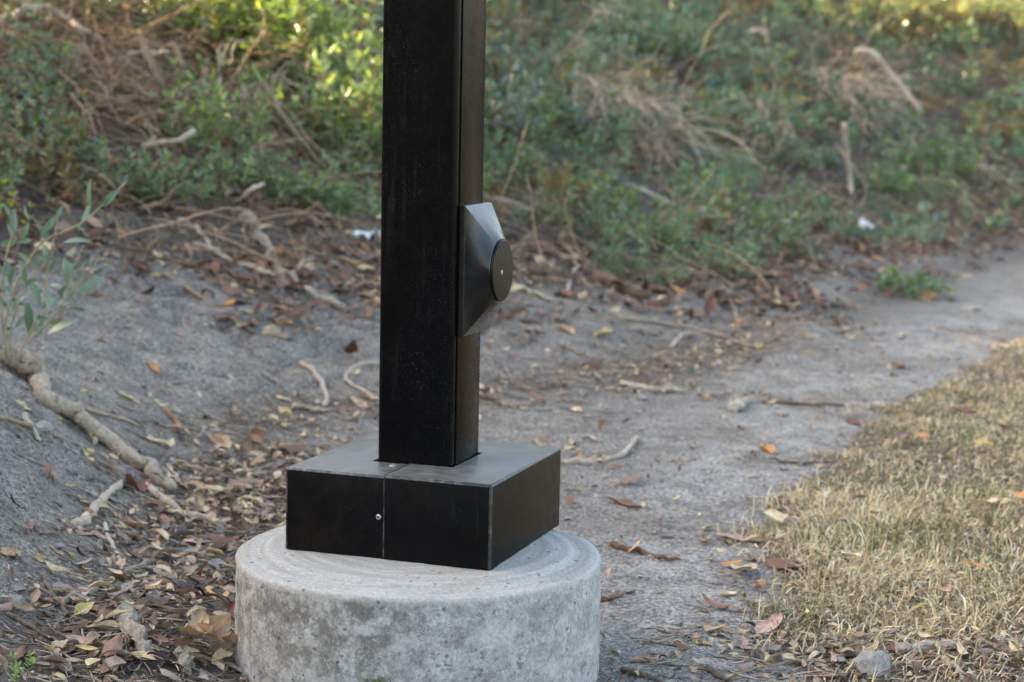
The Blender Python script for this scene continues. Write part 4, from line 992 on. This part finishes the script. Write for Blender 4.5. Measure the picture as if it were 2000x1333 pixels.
LEAVES = [ # p0, p1, width ratio, colour, label, options
 ((1185, 978), (1273, 1000), .36, 'brown', 'large long brown leaf flat on the dirt right of the black base', dict(cup=.7, curl=.5)),
 ((1480, 1243), (1552, 1212), .58, 'pink', 'broad tan leaf with raised tip at the lawn edge', dict(tilt=.30, curl=.3, cup=.3)),
 ((1494, 1106), (1580, 1118), .42, 'redbrown', 'red-brown curled leaf on the lawn edge above the broad tan leaf', dict(cup=-.9, curl=-.4, lift=.006)),
 ((1402, 1047), (1464, 1060), .42, 'pink', 'pinkish pale leaf at the left edge of the lawn', dict(cup=.4)),
 ((1440, 1112), (1470, 1142), .50, 'cream', 'cream leaf standing on the dirt left of the red-brown curled leaf', dict(tilt=.2)),
 ((1903, 1012), (1932, 1026), .95, 'cream', 'round cream leaf lying on the lawn at right', dict(lift=.03, tilt=.25, curl=.1)),
 ((1404, 1167), (1444, 1160), .36, 'cream', 'slim cream leaf on the dirt below the standing cream leaf', {}),
 ((1464, 1182), (1484, 1208), .60, 'yellow', 'small yellow leaf just above the broad tan leaf', dict(tilt=.4)),
 ((1318, 1236), (1368, 1254), .28, 'pink', 'narrow pinkish leaf with a yellow one beside it right of the footing', {}),
 ((1352, 1254), (1388, 1262), .50, 'yellow', 'yellow leaf next to the narrow pinkish leaf right of the footing', {}),
 ((1404, 1254), (1456, 1260), .28, 'tan', 'narrow tan leaf among the sunk pale stones', {}),
 ((1224, 1296), (1276, 1292), .42, 'pink', 'curled pinkish brown leaf near the bottom edge right of the footing', dict(cup=1.0)),
 ((1188, 1288), (1216, 1326), .36, 'tan', 'tan leaf standing by the lower right of the footing', dict(tilt=.3, roll=.4)),
 ((1276, 1158), (1300, 1160), .42, 'tan', 'small tan leaf on the dirt right of the footing rim', {}),
 ((1488, 880), (1514, 892), .60, 'orange', 'small rounded orange leaf alone on the pale path', dict(cup=1.2)),
 ((1500, 1030), (1540, 1050), .5, 'cream', 'cream leaf in the grass just above the red-brown curled leaf', dict(lift=.032)),
 ((1640, 1110), (1680, 1120), .45, 'cream', 'cream leaf tangled in the grass right of the red-brown curled leaf', dict(lift=.032)),
 ((1745, 1140), (1762, 1165), .55, 'pink', 'pinkish leaf standing in the grass right of centre lawn', dict(lift=.032, tilt=.7)),
 ((1745, 1065), (1760, 1090), .45, 'orange', 'orange leaf poking up in the lawn', dict(lift=.032, tilt=.5)),
 ((1820, 1182), (1856, 1190), .48, 'tan', 'tan leaf flat on the lower right lawn', dict(lift=.032)),
 ((1880, 1130), (1920, 1140), .34, 'orange', 'thin orange leaf on the lawn near the right edge', dict(lift=.0325)),
 ((1650, 845), (1700, 860), .40, 'redbrown', 'dark red-brown leaf on the upper lawn', dict(lift=.032, cup=.8)),
 ((1860, 822), (1905, 832), .42, 'redbrown', 'dark red-brown leaf on the upper lawn near the right edge', dict(lift=.0325, cup=.8)),
 ((1780, 870), (1815, 882), .45, 'orange', 'orange leaf lying on the middle of the lawn', dict(lift=.032)),
 ((1975, 990), (2005, 1004), .5, 'orange', 'orange leaf cut off by the right edge of the lawn', dict(lift=.032)),
 ((1905, 885), (1935, 895), .5, 'yellow', 'yellow leaf on the lawn near the right edge', dict(lift=.032)),
 # left slope
 ((232, 768), (272, 787), .38, 'cream', 'cream leaf alone on the bare slope right of the thick branch', {}),
 ((290, 710), (310, 736), .36, 'orange', 'bright orange leaf alone on the bare slope', dict(cup=.9)),
 ((82, 733), (108, 745), .42, 'orange', 'orange-brown leaf beside the knot of the thick branch', dict(cup=.6)),
 ((25, 783), (62, 808), .36, 'cream', 'cream leaf below the thick branch at the left edge', {}),
 ((512, 728), (546, 744), .34, 'pink', 'pinkish leaf left of the T-shaped twig top', {}),
 ((538, 776), (568, 786), .34, 'cream', 'cream leaf left of the T-shaped twig crossbar', {}),
 ((545, 802), (572, 816), .40, 'yellow', 'yellowish leaf below left of the T-shaped twig crossbar', {}),
 ((672, 790), (690, 806), .60, 'tan', 'tan leaf between the T-shaped twig and the post', dict(tilt=.3)),
 ((688, 782), (722, 802), .34, 'tan', 'brown leaf close to the post below the looped rootlet', {}),
 ((340, 650), (364, 660), .40, 'pink', 'pink leaf on the bare slope under the dark straight twig', dict(cup=.8)),
 ((350, 818), (366, 838), .42, 'cream', 'pale leaf on the slope above the litter beside the brown twig', dict(tilt=.3)),
 ((207, 453), (277, 478), .42, 'mauve', 'large mauve-red leaf flat at the left bank foot', dict(curl=.2, cup=.2)),
 ((394, 440), (446, 460), .55, 'mauve', 'large rounded mauve leaf above the forked branch', dict(curl=.2, cup=.3)),
 ((428, 550), (474, 558), .34, 'cream', 'cream leaf below the limb of the forked branch', {}),
 ((300, 330), (350, 370), .60, 'mauve', 'broad dark mauve leaf leaning under the low green plants', dict(tilt=.6)),
 ((98, 365), (190, 378), .32, 'brown', 'long brown curled leaf under the low dark green shrub', dict(cup=1.2, curl=.6)),
 ((545, 536), (570, 545), .45, 'tan', 'tan leaf next to the crook of the forked branch', {}),
 ((535, 655), (560, 664), .40, 'tan', 'small tan leaf on the bare slope below the forked branch end', {}),
 ((655, 560), (680, 566), .5, 'cream', 'cream leaf on the slope right of the forked branch end, by the post', {}),
 ((555, 630), (570, 640), .5, 'orange', 'tiny orange leaf on the bare slope below the forked branch', {}),
 # litter behind the base
 ((411, 862), (482, 898), .50, 'tan', 'large folded tan-brown leaf at the top of the litter left of the base', dict(cup=1.1, roll=.3)),
 ((490, 866), (533, 892), .60, 'brown', 'rounded brown leaf on edge just behind the base cover on the left', dict(cup=1.3, roll=.6)),
 ((538, 890), (598, 886), .55, 'brown', 'brown leaf peaked like a tent touching the base cover back corner', dict(cup=-1.1, curl=-.3)),
 ((355, 915), (408, 922), .38, 'tan', 'tan-brown curled leaf in the litter right of the thick branch', dict(cup=.9)),
 ((265, 897), (322, 904), .42, 'dark', 'very dark leaf tucked against the thick branch', dict(cup=-.8)),
 ((240, 952), (316, 958), .42, 'redbrown', 'dark red-brown leaf curled into a ring at the thick branch end', dict(curl=2.6, cup=.4)),
 ((335, 988), (418, 1000), .42, 'mauve', 'large flat mauve-brown leaf in the litter left of the base', dict(curl=.2, cup=.2)),
 ((398, 1072), (474, 1080), .46, 'redbrown', 'dark red-brown leaf leaning on the footing rim at left', dict(cup=-1.0, lift=.01)),
 ((233, 1026), (276, 1034), .38, 'orange', 'yellow-orange curled leaf right of the short thick stick', dict(cup=1.1)),
 ((62, 1184), (87, 1156), .46, 'tan', 'tan-brown leaf standing on the dirt at lower left', dict(tilt=.5)),
 ((146, 1216), (192, 1208), .82, 'olive', 'round green-yellow leaf in the lower left litter', dict(tilt=.5, curl=.2)),
 ((150, 1190), (205, 1200), .40, 'brown', 'brown leaf behind the round green-yellow leaf', dict(cup=.6)),
 ((115, 1256), (198, 1264), .26, 'pink', 'long pinkish tan leaf in the lower left corner', dict(curl=.4)),
 ((140, 1278), (204, 1280), .30, 'yellow', 'yellow lance-shaped leaf under the long pinkish tan leaf', {}),
 ((245, 1290), (306, 1306), .42, 'cream', 'fat cream leaf near the bottom edge left of the footing', dict(curl=.2)),
 ((-2, 1083), (36, 1086), .40, 'tan', 'orange-tan leaf at the far left edge', {}),
 ((65, 1090), (103, 1106), .48, 'yellow', 'mottled yellowish leaf near the left edge', {}),
 ((152, 1036), (206, 1056), .36, 'pink', 'pinkish leaf below the foot of the short thick stick', {}),
 ((97, 1070), (126, 1088), .30, 'tan', 'thin tan leaf left of the crooked whitish twig', {}),
 ((212, 1118), (238, 1132), .46, 'cream', 'cream leaf at the lower end of the crooked whitish twig', {}),
 ((160, 1118), (190, 1128), .48, 'cream', 'cream leaf left of the dark rough stick', dict(cup=.9)),
 ((308, 1150), (350, 1140), .60, 'tan', 'tan leaf rolled up in the middle of the litter', dict(curl=2.2)),
 ((312, 1152), (352, 1176), .26, 'cream', 'slim cream leaf under the rolled tan leaf', {}),
 ((308, 995), (330, 1008), .5, 'yellow', 'small yellow leaf at the grey stick left of the mauve-brown leaf', dict(tilt=.3)),
 ((448, 1010), (476, 1026), .6, 'cream', 'pale broad leaf against the base cover left face', dict(tilt=.3)),
 ((410, 978), (444, 968), .46, 'cream', 'cream leaf bent like a boat left of the base cover', dict(cup=1.1)),
 ((285, 860), (330, 880), .5, 'cream', 'cream leaf behind the thick branch at the top of the litter', dict(cup=.8)),
 ((325, 878), (350, 860), .5, 'cream', 'cream leaf standing upright at the top of the litter', dict(tilt=.6)),
 ((160, 880), (185, 905), .4, 'yellow', 'yellowish leaf beside the upper edge of the thick branch', {}),
 ((178, 905), (196, 920), .35, 'redbrown', 'small red-brown leaf under the thick branch', {}),
 # curled pile
 ((368, 1290), (432, 1228), .44, 'tan', 'tallest curled tan leaf at the left of the pile by the footing', dict(curl=2.4, cup=.4, lift=.012, roll=-.4)),
 ((394, 1286), (452, 1246), .50, 'tan', 'looped tan leaf in the middle of the curled pile', dict(curl=3.0, cup=.3, lift=.014, roll=.3)),
 ((410, 1292), (450, 1284), .46, 'tan', 'flat tan leaf in front of the looped leaf of the pile', dict(curl=1.0, cup=.5, lift=.008)),
 ((452, 1300), (508, 1258), .46, 'tan', 'curled tan leaf at the right of the pile against the footing', dict(curl=2.2, cup=.4, lift=.010, roll=-.3)),
 ((474, 1284), (520, 1286), .50, 'tan', 'small looped tan leaf at the right end of the pile', dict(curl=2.6, cup=.3, lift=.012)),
 ((488, 1306), (530, 1304), .46, 'tan', 'lowest curled tan leaf of the pile by the footing', dict(curl=1.4, cup=.7, lift=.006)),
 ((450, 1240), (478, 1214), .50, 'red', 'dull red leaf on top of the curled pile against the footing', dict(tilt=.4, lift=.03)),
 ((290, 1262), (330, 1278), .5, 'brown', 'brown leaf left of the curled pile', dict(cup=.6, lift=.005)),
 ((555, 1318), (592, 1322), .60, 'tan', 'curled tan leaf at the bottom edge in front of the footing', dict(curl=1.8, lift=.01)),
 ((672, 1338), (772, 1334), .42, 'brown', 'large brown curled leaf cut by the bottom edge before the footing', dict(curl=-1.6, cup=-.6, lift=.03)),
 # background
 ((1078, 577), (1128, 590), .46, 'redbrown', 'dark red-brown leaf alone on the slope right of the button housing', dict(cup=.8)),
 ((1385, 512), (1447, 522), .34, 'tan', 'large tan curled leaf at the bank foot below the green plant', dict(cup=1.2, curl=-.6)),
 ((1380, 620), (1424, 588), .60, 'redbrown', 'big red-brown leaf standing upright at the litter edge', dict(tilt=.55, cup=1.2)),
 ((1326, 604), (1408, 628), .30, 'orange', 'long orange-tan leaf below the upright red-brown leaf', dict(cup=.8)),
 ((1796, 582), (1838, 588), .80, 'orange', 'big domed yellow-orange leaf in front of the isolated plant on the path', dict(curl=-1.6, cup=-1.0, lift=.01)),
 ((1850, 590), (1885, 580), .40, 'redbrown', 'dark leaf right of the domed yellow-orange leaf', dict(cup=.6)),
 ((1175, 560), (1205, 568), .5, 'tan', 'tan leaf on top of the dark log', dict(lift=.032)),
 ((1195, 530), (1228, 538), .5, 'tan', 'brown-orange leaf above the dark log', dict(cup=.8)),
 ((1160, 660), (1195, 650), .4, 'yellow', 'yellow curled leaf on the dirt below the disc', dict(cup=1.0)),
 ((1085, 640), (1122, 655), .55, 'tan', 'tan cupped leaf on the dirt below the disc', dict(cup=1.2)),
 ((1172, 845), (1198, 812), .40, 'brown', 'brown leaf standing upright behind the base cover on the right', dict(tilt=.35, cup=1.3)),
 ((1120, 800), (1140, 812), .45, 'cream', 'cream leaf on the dirt behind the base cover on the right', {}),
]
for i, (p0, p1, w, c, label, kw) in enumerate(LEAVES): leaf_obj(at(*p0), at(*p1), w, K[c], label, seed=i, **kw)
named_px = np.array([((a_[0]+b_[0])/2, (a_[1]+b_[1])/2) for a_, b_, *_ in LEAVES])

# further leaves, each told by the landmark it lies closest to
MARKS = [('thick branch end', 334, 962), ('footing rim at left', 470, 1090), ('round green-yellow leaf', 170, 1212), ('forked branch', 560, 560), ('T-shaped twig', 625, 790), ('grey-green shrub', 60, 690), ('black base cover back corner', 600, 880),
         ('curved pale stick by the base', 1210, 890), ('dark log right of the post', 1210, 565), ('upright red-brown leaf', 1400, 600), ('litter line across the path', 1420, 795), ('broad tan leaf', 1515, 1228), ('rough grey stone at bottom right', 1705, 1318),
         ('red-brown curled leaf', 1536, 1112), ('round cream leaf on the lawn', 1917, 1018), ('isolated plant on the path', 1775, 560), ('disc of the button housing', 979, 560), ('right side of the footing', 1175, 1200), ('orange leaf on the pale path', 1500, 886),
         ('lower left corner', 30, 1290), ('driftwood chunk', 265, 1250), ('white scrap at the right bank foot', 1690, 448), ('white scrap by the post', 712, 476), ('bright orange leaf on the slope', 300, 722)]
def leaf_weight(x, y):
    d = DG(x, y); ve = VG(x, y)
    w = 1.1*np.exp(-((x+0.48)/0.19)**2)*sstep(2.2, 1.3, y)*sstep(-0.9, -0.3, y)
    w = w+1.2*np.exp(-((d+0.02)/0.15)**2)*sstep(1.5, 2.3, y)*sstep(6.0, 4.2, y)
    w = w+0.9*np.exp(-((d-ve+0.10)/0.20)**2)+0.12*(lawn_mask(x, y) < 0)+0.16*(lawn_mask(x, y) > 0)
    w = w+0.8*np.exp(-(lawn_mask(x, y)/0.10)**2)*sstep(1.6, 0.4, y)+0.7*np.exp(-((x-0.38)/0.13)**2-((y-1.9)/0.32)**2)
    w = w+0.8*np.exp(-((y-3.25+0.6*(x-0.6))/0.10)**2)*(x > 0.3)*(x < 1.4)
    w = w+1.0*np.exp(-((x-0.85)/0.30)**2-((y-0.03)/0.15)**2)
    return w*(np.hypot(x, y) > RF+0.035)
def pick_leaves(rg, n, ymax=5.2):
    out = np.zeros((0, 2))
    while len(out) < n:
        x = rg.uniform(-1.5, 2.6, 6000); y = rg.uniform(-0.55, ymax, 6000)
        ok = (rg.random(6000) < leaf_weight(x, y)) & in_view(np.stack([x, y, HG(x, y)], 1), 60, 60)
        out = np.concatenate([out, np.stack([x[ok], y[ok]], 1)])
    return out[:n]
rg = np.random.default_rng(88)
pts = pick_leaves(rg, 900); P3 = np.column_stack([pts, HG(pts[:, 0], pts[:, 1])]); uvp, _z = pix(P3)
okp = (uvp[:, 0] > 5) & (uvp[:, 0] < 1995) & (uvp[:, 1] > 5) & (uvp[:, 1] < 1328)
okp &= ~((uvp[:, 0] > 548) & (uvp[:, 0] < 1100) & (uvp[:, 1] > 850)) & ~((uvp[:, 0] > 730) & (uvp[:, 0] < 950) & (uvp[:, 1] < 900))
P3, uvp = P3[okp], uvp[okp]; rec = []
WORDS = dict(cream='cream', tan='tan', pink='pinkish', yellow='yellow', brown='brown', orange='orange', grey='grey-brown', mauve='mauve-brown')
used = np.zeros((0, 2)); kinds_ = list(WORDS); pr = np.array([.34, .20, .10, .12, .12, .04, .05, .03])
for p, uv in zip(P3, uvp):
    if len(rec) >= 190: break
    if np.min(np.hypot(*(named_px-uv).T)) < 22 or (len(used) and np.min(np.hypot(*(used-uv).T)) < 16): continue
    used = np.vstack([used, uv]); rec.append((p, uv, kinds_[rg.choice(8, p=pr/pr.sum())]))
ranks = {}
for k, (p, uv, kd) in enumerate(rec):
    dist = [math.hypot(uv[0]-mx, uv[1]-my) for _n, mx, my in MARKS]; j = int(np.argmin(dist)); ranks.setdefault((j, kd), []).append((dist[j], k))
ORD = ['closest', 'second closest', 'third closest', 'fourth closest', 'fifth closest', 'sixth closest', 'seventh closest', 'eighth closest', 'ninth closest', 'tenth closest', 'eleventh closest', 'twelfth closest']
for (j, kd), lst in ranks.items():
    for r_, (dd_, k) in enumerate(sorted(lst)):
        p, uv, _k = rec[k]; yaw = rg.uniform(0, 6.28); brownish = kd in ('brown', 'mauve'); L = rg.uniform(0.045, 0.075) if brownish else rg.uniform(0.026, 0.046)
        q = p+np.array([math.cos(yaw), math.sin(yaw), 0])*L
        in_l = float(lawn_mask(p[0], p[1])) > 0.02
        leaf_obj(p, q, rg.uniform(0.30, 0.55), K[kd], 'small %s leaf, %s of its colour to the %s' % (WORDS[kd], ORD[min(r_, 11)], MARKS[j][0]) if not brownish else 'medium %s leaf, %s of its colour to the %s' % (WORDS[kd], ORD[min(r_, 11)], MARKS[j][0]),
                 curl=rg.normal(0.3, 0.7), cup=rg.normal(0.3, 0.7), tilt=abs(rg.normal(0, 0.18)), seed=400+k, lift=0.018 if in_l else rg.uniform(0, 0.004))
# the rest of the litter
rg = np.random.default_rng(99); a = Acc(); vars_ = []
for k in range(30):
    vars_.append(dead_leaf(rg, 1.0, rg.uniform(0.24, 0.55), rg.normal(0.3, 1.0), rg.normal(0.2, 0.9), 0.08, 6, 4))
def litter(pts, Lr, cols, p_, acc, liftr=0.006):
    nz = gnormal(pts[:, 0], pts[:, 1]); z = HG(pts[:, 0], pts[:, 1])
    for (x, y), n_, z_ in zip(pts, nz, z):
        V, f = vars_[rg.integers(0, 30)]; L = rg.uniform(*Lr)
        n_ = unit(n_+rg.normal(0, 0.22, 3)); yaw = rg.uniform(0, 6.28); ax_ = np.array([math.cos(yaw), math.sin(yaw), 0]); ax_ = unit(ax_-n_*(ax_@n_)); b_ = np.cross(n_, ax_)
        W_ = L*(V[:, :1]*ax_+V[:, 1:2]*b_+V[:, 2:]*n_)+np.array([x, y, z_+rg.uniform(0.0, liftr)])
        acc.add(W_, f, np.asarray(K[cols[rg.choice(len(cols), p=p_)]])*rg.uniform(0.6, 1.15))
litter(pick_leaves(rg, 3400), (0.016, 0.044), ['cream', 'tan', 'brown', 'yellow', 'grey', 'pink', 'dark'], [.22, .20, .18, .06, .18, .08, .08], a)
ch = np.stack([rg.normal(-0.47, 0.14, 1000), rg.uniform(-0.55, 1.9, 1000)], 1); ch = ch[np.hypot(ch[:, 0], ch[:, 1]) > RF+0.02]
litter(ch, (0.020, 0.058), ['cream', 'tan', 'brown', 'grey', 'dark', 'pink'], [.24, .22, .18, .20, .09, .07], a, 0.014)
fr = np.stack([rg.normal(0.88, 0.24, 620), rg.normal(0.03, 0.11, 620)], 1); fr = fr[np.hypot(fr[:, 0], fr[:, 1]) > RF+0.04]
litter(fr, (0.015, 0.040), ['cream', 'tan', 'brown', 'grey', 'pink'], [.26, .22, .22, .2, .1], a, 0.012)
lw = np.stack([rg.uniform(0.65, 2.4, 420), rg.uniform(-0.1, 4.2, 420)], 1); lw = lw[lawn_mask(lw[:, 0], lw[:, 1]) > 0.02]
litter(lw, (0.014, 0.036), ['cream', 'tan', 'brown', 'orange', 'pink', 'yellow'], [.34, .18, .18, .10, .12, .08], a, 0.045)
# big brown leaves massed under the ground cover
x = rg.uniform(-2.4, 6, 30000); y = rg.uniform(2.2, 12, 30000); d = DG(x, y); ve = VG(x, y)
ok = (rg.random(30000) < 0.95*np.exp(-((d-ve+0.08)/0.30)**2)+0.16*(d > ve)*(d < 4)) & in_view(np.stack([x, y, HG(x, y)], 1), 80, 80)
litter(np.stack([x[ok], y[ok]], 1)[:4200], (0.045, 0.100), ['brown', 'redbrown', 'tan', 'mauve', 'dark', 'orange', 'cream'], [.34, .24, .16, .10, .08, .03, .05], a, 0.03)
o = a.obj('leaf_litter', MLS); stuff(o, 'loose litter of small dry leaves over the dirt and under the bank plants', 'leaf litter')

# ------------------------------------------------------------------ grey-green shrub at the left edge
base = at(22, 716); dep = float((base-CAM)@_F)-0.02
plant = thing('grey_green_shrub', 'young shrub with narrow grey-green leaves at the left edge', 'shrub', base)
rg = np.random.default_rng(123)
STEMS = [([(22, 716), (10, 640), (30, 560), (62, 500), (90, 468), (152, 441), (195, 406), (246, 356)], 5, 1.6), ([(24, 714), (50, 672), (98, 626), (129, 583), (156, 552), (191, 508)], 5, 1.5),
         ([(20, 714), (22, 640), (48, 570), (85, 520), (105, 470), (112, 425)], 4, 1.3), ([(16, 712), (4, 620), (8, 520), (26, 450), (30, 410)], 4, 1.3), ([(26, 716), (60, 650), (88, 590), (92, 530), (108, 480)], 4, 1.3),
         ([(98, 626), (125, 600), (150, 590), (168, 575)], 2.5, 1.2), ([(129, 583), (140, 545), (150, 510), (163, 478)], 2.5, 1.2), ([(90, 468), (75, 440), (60, 420)], 2, 1), ([(16, 712), (-20, 640), (-40, 560), (-45, 480)], 4, 1.5)]
for pts, r0, r1 in STEMS:
    dj = rg.normal(0, 0.03)
    P_ = spline([atd(px, py, dep+dj*k/len(pts)) for k, (px, py) in enumerate(pts)], 26); a = Acc()
    add_tube(a, P_-base, np.linspace(r0*0.7, r1*0.8, 26)/FPX*dep, 6, np.array([1.0, 0.98, 0.80])); a.obj('stem', MW, plant)
LV = [((177, 407), (178, 349)), ((203, 404), (232, 371)), ((158, 434), (174, 398)), ((125, 474), (181, 474)), ((29, 455), (29, 411)), ((82, 455), (110, 420)), ((42, 468), (57, 434)), ((33, 470), (14, 439)), ((33, 472), (0, 477)), ((34, 473), (63, 469)),
      ((37, 494), (78, 521)), ((84, 478), (92, 521)), ((93, 530), (110, 497)), ((131, 556), (126, 503)), ((148, 543), (131, 509)), ((144, 526), (171, 508)), ((156, 571), (204, 541)), ((134, 585), (148, 547)), ((113, 588), (131, 555)), ((8, 507), (18, 538)), ((25, 518), (21, 561)),
      ((39, 509), (41, 549)), ((48, 520), (51, 557)), ((62, 551), (79, 600)), ((86, 566), (92, 614)), ((0, 592), (25, 583)), ((23, 584), (47, 596)), ((52, 571), (23, 612)), ((53, 591), (55, 651)), ((94, 632), (130, 638)), ((94, 651), (151, 626)), ((70, 622), (94, 624)),
      ((8, 642), (28, 641)), ((22, 702), (52, 710)), ((-4, 672), (16, 698)), ((182, 534), (202, 522)), ((177, 522), (182, 497)), ((100, 555), (128, 565)), ((70, 660), (84, 622)), ((15, 600), (-10, 570)), ((12, 540), (-8, 510)), ((60, 430), (48, 400)), ((20, 425), (6, 398)), ((110, 430), (122, 402)),
      ((150, 445), (168, 452)), ((70, 500), (98, 503)), ((50, 560), (74, 548)), ((30, 640), (52, 612)), ((-6, 620), (-22, 588)), ((-30, 560), (-44, 520)), ((-36, 600), (-60, 580)), ((95, 470), (82, 440)), ((5, 560), (22, 575)), ((105, 600), (118, 572)), ((140, 600), (168, 606))]
lvm = []
for k in range(5):
    r2 = np.random.default_rng(700+k); u = np.linspace(0, 1, 9); w = np.sin(np.pi*np.clip(u, 0.02, 0.985)**0.8)**0.8*0.150*r2.uniform(0.85, 1.15); bend = r2.uniform(-0.12, 0.12); V = []
    for ui, wi in zip(u, w):
        for s_ in (-1, 0, 1): V.append((ui, s_*wi+bend*math.sin(math.pi*ui)*0.5, abs(s_)*wi*0.35+0.05*math.sin(math.pi*ui)))
    f = [(i*3+j, (i+1)*3+j, (i+1)*3+j+1, i*3+j+1) for i in range(8) for j in range(2)]
    a = Acc(); a.add(V, f); lvm.append(a.mesh('leaf', MGREY))
for k, (p0, p1) in enumerate(LV):
    dj = rg.normal(0, 0.035); A_ = atd(*p0, dep+dj); B_ = atd(*p1, dep+dj+rg.normal(0, 0.018)); x = B_-A_; L = float(np.linalg.norm(x)); x = x/L
    vdir = unit(CAM-A_); nrm = unit(vdir+rg.normal(0, 0.45, 3)); nrm = unit(nrm-x*(nrm@x)); y = np.cross(nrm, x)
    o = link('leaf', lvm[k % 5], plant); g = rg.uniform(0.8, 1.2); o.color = (0.115*g, 0.185*g, 0.125*g*rg.uniform(0.85, 1.1), 1)
    M_ = Matrix([[x[i], y[i], nrm[i]] for i in range(3)]).to_4x4(); M_ = M_ @ Matrix.Diagonal((L, L*rg.uniform(0.9, 1.2), L, 1)); M_.translation = Vector(A_-base)
    o.matrix_basis = M_
a = Acc(); n = 170                                  # small buds along the stems
for k in range(n):
    pts = STEMS[rg.integers(0, len(STEMS))][0]; Q = spline(pts, 30)[rg.integers(8, 30)]+rg.normal(0, 5, 2)
    p = atd(Q[0], Q[1], dep+rg.normal(0, 0.02))-base; s_ = rg.uniform(0.0015, 0.0032)
    a.add(octv*s_*rg.uniform(0.7, 1.3, (6, 3))+p, octf, np.array([0.30, 0.27, 0.13])*rg.uniform(0.7, 1.2))
a.obj('bud', MPEB, plant)['kind'] = 'stuff'
# other small plants at the left edge
def sprig(px, py, sc, hgt, nst, tint, label, seed, Ll=0.03, nl=16):
    p = at(px, py); rg = np.random.default_rng(seed); al, as_ = Acc(), Acc()
    clump(rg, al, as_, (0, 0, 0), sc, nst=nst, hgt=hgt, spread=0.12, nl=nl, Ll=Ll, tint=tint, dry=0.0)
    t = thing('small_plant', label, 'plant', p, 'small plants at the left edge'); al.obj('foliage', MF, t, False)['kind'] = 'stuff'; as_.obj('stem', MBR, t)['kind'] = 'stuff'
sprig(30, 345, 1.7, 0.30, 14, (1.4, 1.25, 1.1), 'spindly small-leaved olive plant at the left edge below the bare tangle', 61, 0.016, 26)
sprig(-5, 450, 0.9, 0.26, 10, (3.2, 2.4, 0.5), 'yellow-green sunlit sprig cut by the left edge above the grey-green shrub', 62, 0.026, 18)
sprig(0, 1345, 0.5, 0.22, 5, (1.5, 1.7, 1.0), 'small bright green sprig cut by the bottom left edge', 63, 0.022, 24)
